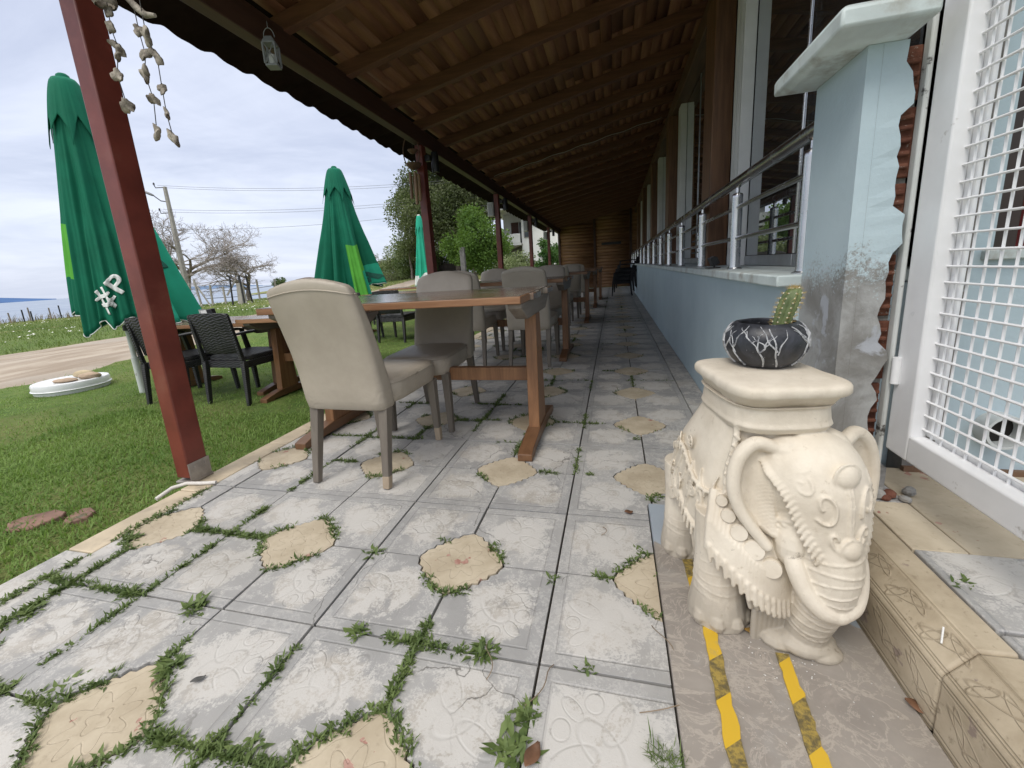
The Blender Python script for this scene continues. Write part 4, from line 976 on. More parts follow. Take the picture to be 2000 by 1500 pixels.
def make_arm(label,loc,rz_,group):
    t=thing('woven_armchair',label,'chair',loc,rz_,group)
    mb=MB(); rings=[]
    for z,y,hw,ht in ((.455,-.215,.196,.010),(.46,-.216,.198,.014),(.56,-.232,.205,.014),(.68,-.257,.214,.014),(.79,-.286,.222,.014),(.80,-.289,.220,.009)):
        rg=srect(0,y,z,hw,ht,36,8); 
        for p in rg: p.y-=.022*(1-(p.x/hw)**2); p.z+=.012*(1-(p.x/hw)**2)*(z-.45)/.35
        rings.append(rg)
    mb.loft(rings,True); mb.build('backrest',MWK,t,smooth=50)
    mb=MB()
    rings=[]
    for z,hw,ht in ((.385,.215,.222),(.392,.222,.228),(.418,.222,.228),(.426,.216,.222),(.420,.15,.16)): rings.append(srect(0,.02,z,hw,ht,36,8))
    mb.loft(rings,True); mb.build('seat',MWK,t,smooth=40)
    mb=MB(); 
    for a,b in (((-.2,-.205),(.2,-.205)),((-.2,.245),(.2,.245))): mb.beam((a[0],a[1],.355),(b[0],b[1],.355),.02,.06)
    for sx in (-1,1): mb.beam((sx*.222,-.2,.355),(sx*.222,.24,.355),.06*.35,.06)
    mb.build('apron',MWK,t,bevel=.004)
    for sx in (-1,1):
        mb=MB(); mb.beam((sx*.222,-.222,.325),(sx*.212,-.288,.79) ,.034,.034,0,.028,.026); mb.build('back_post',MWK,t,bevel=.005)
        mb=MB(); mb.beam((sx*.228,-.258,0),(sx*.222,-.222,.39),.030,.032,0,.046,.046); mb.build('leg',MWK,t,bevel=.005)
        mb=MB(); mb.beam((sx*.238,.262,0),(sx*.228,.238,.39),.030,.032,0,.044,.044); mb.build('leg',MWK,t,bevel=.005)
        mb=MB(); mb.tube([(sx*.226,-.255,.625),(sx*.238,-.16,.632),(sx*.244,.0,.628),(sx*.243,.16,.612),(sx*.240,.225,.596)],[.018,.021,.023,.022,.016],10)
        for k,p in enumerate(mb.v): mb.v[k]=(p[0],p[1],.62+(p[2]-.62)*.62)
        mb.beam((sx*.232,.235,.39),(sx*.240,.20,.605),.03,.04,0,.026,.034); mb.build('arm',MWKP,t,smooth=45)
    return t
GW='black woven armchairs on the lawn'
w0=make_arm('black woven armchair with its back to the viewer, beside the nearest taupe chair',(-3.265,3.05,-.09),R(-3),GW)
for x,y,rz_,lab in ((-3.93,3.02,2,'black woven armchair mostly hidden behind the big red post'),
    (-3.02,4.12,180,'black woven armchair facing the viewer beyond the planter, left of the nearest taupe chair'),
    (-3.34,6.02,-2,'black armchair on the lawn right behind the facing taupe chair, right of two'),
    (-4.05,6.05,3,'black armchair on the lawn seen left of the facing taupe chair, left of two'),
    (-3.4,7.6,183,'black armchair on the far side of the lawn table behind the facing taupe chair'),
    (-5.3,8.4,-5,'black armchair at the farthest lawn table, under the second green parasol'),
    (-2.75,3.45,88,'black woven armchair standing at the short lawn table behind the nearest taupe chair')):
    dup(w0,(x,y,-.09),R(rz_),lab,GW)
GS='stacked black chairs by the end wall'
for k in range(4):
    dup(w0,(.20+.055*k,12.1+.02*k,.0+.105*k),R(90),['bottom black chair of the stack','second black chair from the bottom of the stack','third black chair from the bottom of the stack','topmost black chair of the stack'][k]+' by the timber end wall',GS)
# ---- things on the lawn tables
mh=thing('menu_holder','black menu and napkin holder with a white card on the low lawn table','menu holder',(-3.66,3.13,.604),R(12))
mb=MB(); mb.bx(-.085,.085,-.05,.05,0,.022); mb.build('tray',MBLK,mh,bevel=.004)
mb=MB(); mb.box((-.02,0,.075),(.10,.055,.105),(0,R(-7),0)); mb.build('holder',MBLK,mh,bevel=.006)
mb=MB(); mb.box((-.082,0,.08),(.004,.07,.10),(0,R(-7),0)); mb.box((-.045,-.0305,.078),(.055,.004,.088),(0,R(-7),0)); mb.build('card',M('white_card',(.72,.72,.70),.5,.04,9,0),mh)
mb=MB(); mb.bx(.045,.082,-.03,.02,.022,.06); mb.build('packet_box',M('grey_packet',(.35,.35,.36),.5,.2,60,.1,90),mh,bevel=.003)
tp=thing('planter','terracotta trough planter standing on the short lawn table','planter',(-2.80,3.34,.654),0)
mb=MB(); rings=[]
for z,a,b in ((0,.10,.055),(.006,.105,.06),(.085,.125,.075),(.088,.137,.087),(.112,.140,.090),(.114,.128,.078),(.09,.122,.072)): rings.append(srect(0,0,z,a,b,32,8))
mb.loft(rings,True); mb.build('pot',M('terracotta',(.36,.155,.085),.75,.12,10,.2,70),tp,smooth=40)
mb=MB(); mb.loft([srect(0,0,.088,.122,.072,24,8),srect(0,0,.094,.10,.05,24,8)],True); mb.build('soil',MSOIL,tp)
# ------------------------------------------------------------------ lawn grass
q=np.random.default_rng(21)
MGR=leaf_mat('grass_blade',(.10,.20,.035),(.28,.40,.11),1.6,.4); MGR2=leaf_mat('meadow_blade',(.08,.14,.035),(.24,.29,.11),.5,.35)
def blades(P,L,W,az,lean,bend):
    n=len(P); d=np.stack([np.cos(az),np.sin(az),np.zeros(n)],-1); s=np.stack([-np.sin(az),np.cos(az),np.zeros(n)],-1); z=np.array([0,0,1.])
    L=L[:,None]; W=W[:,None]; l=lean[:,None]; b=bend[:,None]
    mid=P+(z*np.cos(l)+d*np.sin(l))*L*.55; tip=mid+(z*np.cos(l+b)+d*np.sin(l+b))*L*.45
    V=np.stack([P-s*W*.5,P+s*W*.5,mid-s*W*.38,mid+s*W*.38,tip],1).reshape(-1,3); i=(np.arange(n)*5)[:,None]
    F=np.concatenate([i+np.array([[0,1,3]]),i+np.array([[0,3,2]]),i+np.array([[2,3,4]])],0)
    return V,F
def rough(x,y,s): 
    return np.sin(x*s*1.7+np.sin(y*s*1.3)*1.5)*np.sin(y*s*1.9+np.sin(x*s*.8)*1.7)
def field(n,x0,x1,y0,y1,dfun,Lm,Wm,name,mat,label,lean=(.1,1.0),sel=None):
    x=q.uniform(x0,x1,n); y=q.uniform(y0,y1,n); k=q.random(n)<dfun(x,y)
    if sel is not None: k&=sel(x,y)
    x,y=x[k],y[k]; n=len(x); z=ground_z(x,y)
    h=(.55+.45*rough(x,y,1.4))*.5+.6
    L=Lm*h*q.uniform(.5,1.25,n); W=Wm*q.uniform(.6,1.3,n)
    V,F=blades(np.stack([x,y,z-.01],-1),L,W,q.uniform(0,6.283,n),q.uniform(*lean,n),q.uniform(.1,1.0,n))
    a=np.repeat(np.clip(.5+.42*rough(x,y,.9)+.2*rough(x,y,3.1)+q.normal(0,.25,n),0,1),5)
    o=stuff(npmesh(name,V,F,mat,attr=a),label,'grass'); print(name,n); return o
def vis(x,y):    # only what can be seen from near the photo's spot
    az=np.degrees(np.arctan2(-x,y)); return (az>5)&(az<86)
near=lambda x,y: np.clip(1.25-np.hypot(x,y-1)/9.5,.12,1)*np.clip((.72+.6*rough(x,y,1.1)+.25*rough(x,y,3.7)),.18,1)
offroad=lambda x,y:(x>np.interp(y,rcy,rcx)+road_w(y)-.15+.2*rough(x,y,2.))
field(300000,-9.5,-2.005,.2,12,near,.052,.006,'lawn_grass',MGR,'short green lawn grass between the kerb and the dirt road',(.2,1.25),lambda x,y:vis(x,y)&offroad(x,y))
field(42000,-4.2,-2.005,.15,2.6,lambda x,y:.75+.25*rough(x,y,1.3),.05,.0062,'near_lawn_grass',MGR,'dense short grass beside the kerb in the foreground',(.2,1.2),lambda x,y:np.degrees(np.arctan2(-x,y))<89)
field(5000,-3.2,-2.005,.3,6,lambda x,y:np.exp(-(-2.0-x)/.12),.075,.006,'kerb_grass',MGR,'longer grass growing along the outside of the kerb',(.1,.9),lambda x,y:vis(x,y))
MDRY=leaf_mat('dry_blade',(.16,.14,.06),(.30,.26,.12),3,.2)
field(7000,-8,-2.1,.6,7,lambda x,y:.5+0*x,.07,.004,'dry_clippings',MDRY,'pale dry grass clippings lying on the lawn',(1.3,1.55),lambda x,y:vis(x,y)&offroad(x,y))
field(120000,-44,-9,4,48,lambda x,y:np.clip(1.2-np.hypot(x,y)/60,.2,1),.15,.022,'meadow_grass',MGR2,'rough meadow grass between the dirt road and the shore',(.1,.8),lambda x,y:vis(x,y)&(x<np.interp(y,rcy,rcx)-road_w(y)+.1)&(x>coast_x(y)-.8))
field(26000,-30,-2.2,9,42,lambda x,y:.9+0*x,.09,.02,'far_lawn_grass',MGR2,'sparse yellowish grass on the far lawn in front of the trees',(.1,.9),lambda x,y:vis(x,y)&offroad(x,y))
# brown scrub on the shore edge
MSCR=leaf_mat('brown_scrub',(.10,.075,.045),(.22,.17,.10),.6,.15)
field(26000,-60,-30,-5,46,lambda x,y:.9+0*x,.62,.03,'shore_scrub',MSCR,'brown dry scrub along the edge of the shore',(.05,.6),lambda x,y:vis(x,y)&(np.abs(x-coast_x(y)-1.2)<1.6+rough(x,y,.5))&(y<27))
# white meadow flowers
n=1000; x=q.uniform(-34,-13.5,n); y=q.uniform(5,24,n); k=vis(x,y)&(q.random(n)<np.clip(.35+.9*rough(x,y,.35),0,1)); x,y=x[k],y[k]; n=len(x); z=ground_z(x,y)+.14+q.uniform(-.03,.06,n)
P=np.stack([x,y,z],-1); s_=q.uniform(.02,.045,n)[:,None]; V=np.stack([P+s_*np.array(o) for o in ((1,0,.1),(0,1,-.1),(-1,0,.1),(0,-1,-.1),(0,0,.5))],1).reshape(-1,3); i=(np.arange(n)*5)[:,None]
F=np.concatenate([i+np.array([[0,1,4]]),i+np.array([[1,2,4]]),i+np.array([[2,3,4]]),i+np.array([[3,0,4]])],0)
stuff(npmesh('meadow_flowers',V,F,M('white_petals',(.75,.75,.70),.6,.05,9,0)),'small white flowers scattered in the meadow beyond the road','flowers')
# ------------------------------------------------------------------ things lying on the lawn
def chunk(name,label,cat,loc,size,mat,seed,group=None,rz_=0,amp=.3,flat=1):
    mb=MB(); mb.ball((0,0,0),size,16)
    mb.v=[tuple(Vector(p)*(1+amp*mnoise.noise(Vector(p)*(2.2/max(size))+Vector((seed*5,0,0))))) for p in mb.v]
    o=mb.build(name,mat,smooth=35); o.location=loc; o.rotation_euler=(0,0,rz_); return tag(o,label,cat,group)
MTER=M('old_red_tile',(.20,.115,.085),.85,.25,9,.5,40,.006,dirt=(.10,.10,.06),dscale=12)
for x,y,s,r_,lab in ((-2.60,1.13,(.115,.07,.03),.4,'broken reddish roof tile half buried in the grass by the kerb'),(-2.42,1.20,(.075,.055,.03),-.5,'smaller reddish tile piece in the grass nearest the kerb')):
    mb=MB(); poly=[(s[0]*math.cos(a)*(1+.2*math.sin(3*a+r_)),s[1]*math.sin(a)*(1+.15*math.cos(5*a))) for a in [2*math.pi*k/11 for k in range(11)]]
    mb.prism(poly,-.03,.02); o=mb.build('broken_tile',MTER,bevel=.005); o.location=(x,y,-.088); o.rotation_euler=(.08,-.06,r_); tag(o,lab,'broken tile')
# white round tub with stones
MTUB=M('white_tub_plastic',(.70,.71,.71),.25,.04,4,.03,40,.002,dirt=(.45,.44,.38),dscale=6,dlo=.62,dhi=.74)
tb=thing('tub','low round white plastic tub turned upside down on the grass','tub',(-5.87,3.18,-.125),0); tb.scale=(.58,.58,.60)
mb=MB(); mb.lathe([(.50,-.03),(.515,.02),(.54,.135),(.553,.138),(.556,.152),(.545,.157),(.548,.235),(.535,.262),(.505,.272),(.47,.262),(.38,.255),(.15,.262),(.001,.262)],(0,0,0),56); mb.build('shell',MTUB,tb,smooth=35)
mb=MB(); mb.lathe([(.558,.139),(.5635,.146),(.558,.153),(.551,.146),(.558,.139)],(0,0,0),56,cap=False); mb.build('rim_band',MTUB,tb,smooth=60)
mb=MB(); mb.lathe([(.028,.258),(.03,.275),(.026,.28),(.0005,.279)],(-.06,-.12,0),16); mb.build('plug',MBLK,tb,smooth=40)
MST=M('pale_limestone',(.43,.35,.225),.85,.25,7,.5,40,.008); MST2=M('tan_limestone',(.36,.27,.19),.85,.25,7,.5,40,.008)
chunk('stone','flat pale slab of stone on the white tub, nearest of three','stone',(-5.80,3.09,.045),(.115,.075,.022),MST2,1,'stones on the white tub',.2,.22)
chunk('stone','rounded yellowish stone at the back of the white tub','stone',(-5.85,3.30,.065),(.115,.07,.042),MST,2,'stones on the white tub',.1,.25)
chunk('stone','long tan stone on the right side of the white tub','stone',(-5.67,3.24,.058),(.115,.06,.038),MST2,3,'stones on the white tub',.35,.22)
# ------------------------------------------------------------------ closed parasols
def fabric(name,c,tr=.15):
    n=NT(name); v=n.coord('Object',randomize=False); a=n.noise(v,3,4,.6); b=n.noise(v,220,2)
    col=n.mix(n.sstep(a,.3,.7),tuple(x*.88 for x in c),tuple(x*1.1 for x in c)); n.done(col,.75,n.bump(b,.15,.001),0,.2)
    tb=n.new('ShaderNodeBsdfTranslucent'); n.link(col,tb.inputs[0]); ms=n.new('ShaderNodeMixShader'); ms.inputs[0].default_value=tr; n.link(n.p.outputs[0],ms.inputs[1]); n.link(tb.outputs[0],ms.inputs[2]); n.link(ms.outputs[0],n.out.inputs[0]); return n.mat
MGN=fabric('dark_green_canvas',(.008,.15,.085)); MLG=fabric('light_green_canvas',(.11,.42,.055)); MTL=fabric('teal_canvas',(.03,.40,.255)); MWH=M('white_piping',(.7,.72,.7),.6,.03,9,0)
MPOLE=M('white_parasol_pole',(.58,.61,.57),.4,.08,5,.03,40,.001,dirt=(.25,.22,.18),dscale=9,dlo=.62,dhi=.7)
def parasol(label,x,y,ztop,zhem,Rm,seed,tip,patch=None,rot=0,rip=1.0,flat=None,asym=None,zg=-.09,text=False,logo=False,teal_all=False):
    t=thing('closed_parasol',label,'parasol',(x,y,zg),0,'closed green parasols on the lawn')
    qn=random.Random(seed); N=8; nth=224; nz_=46; ph=[qn.uniform(-.16,.16) for _ in range(N)]; am=[qn.uniform(.7,1.25) for _ in range(N)]; hem=[qn.uniform(-.6,1.0) for _ in range(N)]; 
    H=ztop-zg
    def prof(s): # s 0 top .. 1 hem
        return Rm*(.17+.56*s**.62+.27*s**2.4)
    def pt(th,s,dr=0):
        a=th*N/(2*math.pi); k=int(math.floor(a))%N; f=a-math.floor(a)
        loc=math.cos(2*math.pi*(f+ph[k]*math.sin(math.pi*f)))         # 1 on the rib, -1 in the fold
        fold=min(1,s*1.6)*(.20+.13*s)*rip
        if flat: fold*=1-.9*math.exp(-(((th-flat[0]+math.pi)%(2*math.pi)-math.pi)/flat[1])**4)*min(1,max(0,(s-.45)/.2))
        r=prof(s)*(1+fold*loc*am[k]+.05*s*math.cos(N*3*th+seed+5*s)+.03*s*math.sin(N*5*th+seed*2+3*s))*(1+(asym[1]*s*math.sin(th-asym[0]) if asym else 0))+dr
        hk=hem[k]*(1-f)+hem[(k+1)%N]*f
        z=ztop-s*(ztop-zhem)*(1+ .10*hk*s*s) - .10*s**6*(loc*.5+.5)*am[k] 
        # gentle lean of the cloth towards where the strap holds it
        return Vector((x_(th,r,s),y_(th,r,s),z-zg))
    def x_(th,r,s): return r*math.cos(th+rot+.25*s*math.sin(seed))
    def y_(th,r,s): return r*math.sin(th+rot+.25*s*math.sin(seed))
    V=[];F=[];mi=[]
    for i in range(nz_+1):
        s=(i/nz_)
        for j in range(nth): V.append(pt(2*math.pi*j/nth,s))
    for i in range(nz_):
        for j in range(nth):
            F.append((i*nth+j,i*nth+(j+1)%nth,(i+1)*nth+(j+1)%nth,(i+1)*nth+j)[::-1])
            m=0; s=(i+.5)/nz_; th=2*math.pi*(j+.5)/nth
            for (a0,a1,s0,s1,mm) in (patch or []):
                if s0<=s<=s1 and (th-a0)%(2*math.pi)<=a1-a0: m=mm
            if teal_all: m=2 if s<.86 else 3
            mi.append(m)
    mb=MB(); mb.v=V; mb.f=F; mb.m=mi; 
    o=mb.build('canopy',[MGN,MLG,MTL,MWH],t,smooth=180); so2=o.modifiers.new('Solidify','SOLIDIFY'); so2.thickness=.004; so2.offset=-1
    # hem piping
    mb=MB(); mb.tube([V[nz_*nth+j] for j in range(nth)]+[V[nz_*nth]],.0045,5); mb.build('hem_piping',MWH if not teal_all else MTL,o,smooth=180)
    # vent cap with a zigzag edge
    V2=[];F2=[]; n2=16
    for i in range(n2+1):
        for j in range(nth):
            th=2*math.pi*j/nth; f=(th*N/(2*math.pi))%1; zig=.11+.085*abs(2*abs(f-.5)-0)**1.2*(1 if int(th*N/(2*math.pi))%2 else .55)
            s=zig*1.5*i/n2; p=pt(th,s,.012+.016*(i/n2)); V2.append(p+Vector((0,0,.012)))
    for i in range(n2):
        for j in range(nth): F2.append((i*nth+j,i*nth+(j+1)%nth,(i+1)*nth+(j+1)%nth,(i+1)*nth+j)[::-1])
    mb=MB(); mb.add(V2,F2); mb.add([V2[j] for j in range(nth)]+[Vector((0,0,ztop-zg+.045))],[(j,(j+1)%nth,nth) for j in range(nth)])
    o2=mb.build('vent_cap',MTL if teal_all else MGN,t,smooth=180); so3=o2.modifiers.new('Solidify','SOLIDIFY'); so3.thickness=.004
    mb=MB(); mb.lathe([(.0005,.06),(.03,.058),(.045,.045),(.05,.02),(.05,-.02),(.03,-.03)],(0,0,ztop-zg),20); mb.build('finial',tip,t,smooth=50)
    mb=MB(); mb.tube([(0,0,-.05),(0,0,.9),(0,0,H-.1)],.022,16); p_=mb.build('pole',MPOLE,t,smooth=60)
    mb=MB(); mb.lathe([(.023,-.03),(.034,-.026),(.034,.026),(.023,.03)],(0,0,.68),18); mb.box((.04,0,0.68),(.035,.03,.03)); mb.build('clamp_ring',MBLK,p_,smooth=40)
    mb=MB(); mb.tube([(0,0,-.05),(0,0,.38)],.030,18); mb.build('base_tube',MPOLE,p_,smooth=60)
    return t,pt
def on_canopy(t,pt,th0,s0,txt,size,ang,mat,name,s_len,zoff=.012,poly=None):
    """lettering that lies on the cloth: a flat shape wrapped over the canopy"""
    if poly is None:
        cu=bpy.data.curves.new('txt','FONT'); cu.body=txt; cu.size=size; cu.offset=.003*size/.2; cu.space_character=1.15; cu.align_x='LEFT'
        ob=bpy.data.objects.new('txt',cu); COL.objects.link(ob); bpy.context.view_layer.update(); dg=bpy.context.evaluated_depsgraph_get(); me=bpy.data.meshes.new_from_object(ob.evaluated_get(dg)); bpy.data.objects.remove(ob); bpy.data.curves.remove(cu)
    else:
        me=bpy.data.meshes.new('shape'); me.from_pydata([(x,y,0) for x,y in poly],[],[tuple(range(len(poly)))])
    bm=bmesh.new(); bm.from_mesh(me); bmesh.ops.triangulate(bm,faces=bm.faces)
    for _ in range(3):
        ed=[e for e in bm.edges if e.calc_length()>.018]
        if ed: bmesh.ops.subdivide_edges(bm,edges=ed,cuts=1,use_grid_fill=False); bmesh.ops.triangulate(bm,faces=bm.faces)
    ca,sa=math.cos(ang),math.sin(ang); r0=pt(th0,s0).xy.length
    for v in bm.verts:
        u,w_=v.co.x*ca-v.co.y*sa, v.co.x*sa+v.co.y*ca
        v.co=pt(th0+u/r0,s0-w_/s_len,zoff)
    bm.to_mesh(me); bm.free(); me.materials.clear(); me.materials.append(mat); me.name=name
    o=bpy.data.objects.new(name,me); COL.objects.link(o); o.parent=t; sd_=o.modifiers.new('Solidify','SOLIDIFY'); sd_.thickness=.002; sd_.offset=0
    return o
CAMD=math.atan2(-3.1,4.7)   # azimuth from the first parasol towards the viewer
def cth(x,y): return math.atan2(-y,-x)%(2*math.pi)
PI2=2*math.pi
MTX=M('white_print',(.70,.72,.70),.6,.03,9,0); MDG=M('dark_green_print',(.008,.11,.075),.6,.1,9,0)
# angles measured on the cloth so that the coloured panels face the way they do in the photo
a1=cth(-4.72,3.1)
u1,pt1=parasol('tall closed dark green parasol behind the big red post, with white lettering',-4.72,3.1,2.80,.78,.41,3,MGN,
    patch=[(a1-1.95,a1-1.15,.60,.84,1),(a1+.42,a1+1.9,.56,1.01,2)],rot=0,rip=.75,flat=(a1-.15,.75),asym=(a1,.34))
on_canopy(u1,pt1,a1-.36,.95,'#P',.23,R(38),MTX,'lettering',2.05)
on_canopy(u1,pt1,a1+.80,.76,'s',.34,R(-60),MDG,'lettering',2.05)
a2=cth(-4.62,6.75)
u2,pt2=parasol('closed dark green parasol rising behind the nearest taupe chair, with a light green panel',-4.62,6.75,2.76,.80,.50,8,MGN,
    patch=[(a2-.12,a2+.62,.64,.83,1),(a2+.30,a2+1.45,.835,1.01,2),(a2-.12,a2+.30,.835,1.01,1)],rip=.8)
tri=[(.0,.11),(.11,-.07),(.02,-.07),(.0,-.02),(-.02,-.07),(-.11,-.07),(-.05,.02),(-.02,.0),(-.035,.05)]
on_canopy(u2,pt2,a2+.75,.93,None,.1,R(20),MDG,'leaf_emblem',1.95,.012,tri)
u3,pt3=parasol('thin closed teal parasol half hidden behind the second porch post',-6.25,13.4,2.80,.66,.30,12,MPOLE,teal_all=True,rip=.7)
# ------------------------------------------------------------------ far background
def ray(px,py):
    return FA+RA*((px-CX)/F_)-UA*((py-CY)/F_)
def atY(px,py,Y): d=ray(px,py); return Vector((0,0,CAMH))+d*(Y/d.y)
MCONC=M('weathered_concrete',(.30,.285,.255),.85,.12,4,.2,30,.004); MBARK=M('grey_bark',(.20,.17,.145),.9,.3,6,.4,30,.01); MBARKP=M('pine_bark',(.13,.10,.085),.9,.3,6,.4,30,.01); MINS=M('black_insulator',(.02,.02,.022),.4,.1,9,0)
MWIRE=M('grey_wire',(.12,.12,.125),.6,.1,5,0); MTWIG=M('pale_twig',(.27,.24,.22),.9,.25,5,0)
# utility pole with street lamp
pb=Vector((-33.0,26.6,0)); pb.z=GL(pb.x,pb.y)
po=thing('utility_pole','tall tapering concrete utility pole with a street lamp arm, near the shore','pole',pb)
PH=9.15
mb=MB(); mb.beam((0,0,-.3),(0,0,PH),.36,.36,0,.2,.2); mb.build('shaft',MCONC,po,bevel=.03)
wd=Vector((.62,.78,0)).normalized()      # direction of the line
sd_=Vector((-.62,-.2,0)).normalized()
ins=[]
for z,l in ((PH-.05,.75),(PH-1.9,.75)):
    mb=MB(); e=Vector((0,0,z))+sd_*l+Vector((0,0,.22)); mb.tube([(0,0,z),tuple(Vector((0,0,z))+sd_*l*.9),tuple(e)],.035,6); mb.build('crossarm',MINS,po); ins.append(e)
    mb=MB(); mb.lathe([(.03,-.02),(.07,0),(.05,.06),(.07,.09),(.03,.16)],tuple(e),8); mb.build('insulator',MINS,po,smooth=40)
mb=MB(); a=Vector((0,0,PH-1.1)); b=a+sd_*1.0+Vector((0,0,.55)); mb.tube([tuple(a),tuple(a+sd_*.5+Vector((0,0,.1))),tuple(b)],.04,8); mb.build('lamp_arm',MINS,po,smooth=60)
mb=MB(); mb.ball(tuple(b+sd_*.25+Vector((0,0,.12))),(.42,.16,.10),12,(0,R(28),math.atan2(sd_.y,sd_.x)+math.pi)); mb.build('lamp_head',M('grey_lamp_head',(.16,.165,.17),.4,.1,5,0),po,smooth=60)
def wire(a,b,sag,label):
    mb=MB(); n=22; pts_=[]
    for k in range(n+1):
        t_=k/n; p=Vector(a)*(1-t_)+Vector(b)*t_; p.z-=sag*4*t_*(1-t_); pts_.append(p)
    mb.tube(pts_,.010,4); tag(mb.build('power_line',MWIRE,smooth=180),label,'power line','power lines strung from the utility pole')
for (dz,py0,px1,py1,lab) in ((PH+.12,0,1010,352,'topmost power line across the sky'),(PH-.02,0,1010,357,'second power line, just under the topmost one'),(PH-1.62,0,1010,383,'third power line from the top, leaving the pole by the street lamp'),(PH-1.80,0,1010,388,'fourth power line from the top, close below the third'),(PH-3.1,0,1010,405,'lowest power line across the sky')):
    e=atY(px1,py1-14,30); wire(pb+sd_*.5+Vector((0,0,dz)),e,.55,lab)
# bare trees on the shore
def bare_tree(label,x,y,H,spread,seed,lean=(0,0),mat=None):
    z0=GL(x,y); q_=random.Random(seed); mb=MB(); mt=MB()
    def br(p,d,L,r,lv):
        n=3; pts_=[p]; rr_=[r]; dd=d.copy(); pp=p.copy()
        for k in range(n):
            dd=(dd+Vector((q_.gauss(0,.13),q_.gauss(0,.13),q_.gauss(.02,.09)))).normalized(); pp=pp+dd*(L/n); pts_.append(pp.copy()); rr_.append(r*(1-.32*(k+1)/n))
        (mb if lv<2 else mt).tube(pts_,rr_,6 if lv<2 else 3,cap=False)
        if lv>=7: return
        nc=(5 if lv==0 else 3 if lv<3 else 3)
        for k in range(nc):
            t_=q_.uniform(.45,1.0) if k<nc-1 else 1.0
            i0=min(n-1,int(t_*n)); f=t_*n-i0; b=pts_[i0]*(1-f)+pts_[i0+1]*f
            ax=Vector((q_.gauss(0,1),q_.gauss(0,1),q_.gauss(0,.35))).normalized(); nd=(dd*(.75 if lv else .55)+ax*(.75*spread)).normalized()
            br(b,nd,L*q_.uniform(.60,.82),max(.010,r*.58),lv+1)
    br(Vector((0,0,-.2)),Vector((lean[0],lean[1],1)).normalized(),H*.17,H*.012,0)
    o=thing('bare_tree',label,'tree',(x,y,z0),0,'leafless trees on the shore')
    mb.build('trunk',mat or MBARK,o,smooth=60); mt.build('crown',MTWIG,o,smooth=60); return o
def gpt(az_px,py_h,d):      # ground point seen at column az_px at distance d
    r_=ray(az_px,py_h); k=d/math.hypot(r_.x,r_.y); return r_.x*k,r_.y*k
x,y=gpt(345,560,44); bare_tree('large bare tree behind the utility pole, thin grey branches',x-.3,y+1.0,19,1.0,4)
x,y=gpt(482,560,41); bare_tree('wide low bare tree right of the utility pole, its crown bent by the wind',x,y,14,1.35,9,(.05,.0))
# fence posts along the shore
fp=[]
for k,px in enumerate((8,35,48,52,90,110,148,195)):
    x,y=gpt(px,585,44+(k%3)); o=None
    mb=MB(); h=.62+.12*(k%3); mb.beam((0,0,-.3),(rnd.uniform(-.06,.06),0,h),.06,.06); o=mb.build('fence_post',MINS if k%2 else MBARK); o.location=(x,y,GL(x,y)+.1); tag(o,'weathered thin post of the shore fence, left of the parasol','fence post','thin fence posts on the shore at the left')
for k,(px,h,ln,lab) in enumerate(((371,1.7,-.25,'pale leaning fence post right beside the utility pole'),(385,1.9,.25,'pale concrete fence post with a brace, right of the utility pole'),(412,1.5,-.1,'short pale fence post left of the wide bare tree'),(437,1.3,0,'thin pale fence post under the wide bare tree'),(505,1.6,0,'white fence post right of the wide bare tree'),(540,1.5,0,'white fence post farthest right in front of the sea'))):
    x,y=gpt(px,570,36+.6*k); mb=MB(); mb.beam((ln*.7,0,-.2),(-ln*.3,0,h),.10,.10); 
    if k==1: mb.beam((.9,.1,-.1),(.05,0,h*.8),.07,.07)
    o=mb.build('fence_post',MCONC); o.location=(x,y,GL(x,y)); tag(o,lab,'fence post')
for k,(x0,x1,lab) in enumerate(((398,560,'low wire fence rails on the shore below the bare trees'),)):
    a=gpt(x0,570,38); b=gpt(x1,570,41); mb=MB()
    for z in (.55,1.05): mb.tube([(a[0],a[1],GL(*a)+z),((a[0]+b[0])/2,(a[1]+b[1])/2,GL(*a)+z-.08),(b[0],b[1],GL(*b)+z+.05)],.02,4)
    tag(mb.build('wire_fence',MINS),lab,'fence')
ts=thing('tree_guard','dark metal guard frame round a pale post in front of the wide bare tree','tree guard',(*gpt(470,570,31),0)); ts.location.z=GL(ts.location.x,ts.location.y)
for dx,dy in ((-.45,-.3),(.45,-.3),(-.35,.4),(.35,.4)):
    mb=MB(); mb.beam((dx,dy,-.1),(dx*.8,dy*.8,1.75),.07,.07); mb.build('guard_leg',MINS,ts)
mb=MB(); mb.beam((0,0,-.1),(.04,0,1.3),.36,.36,0,.26,.26); mb.beam((-.75,-.3,.6),(-.25,0,1.5),.09,.09); mb.build('post',MCONC,ts)
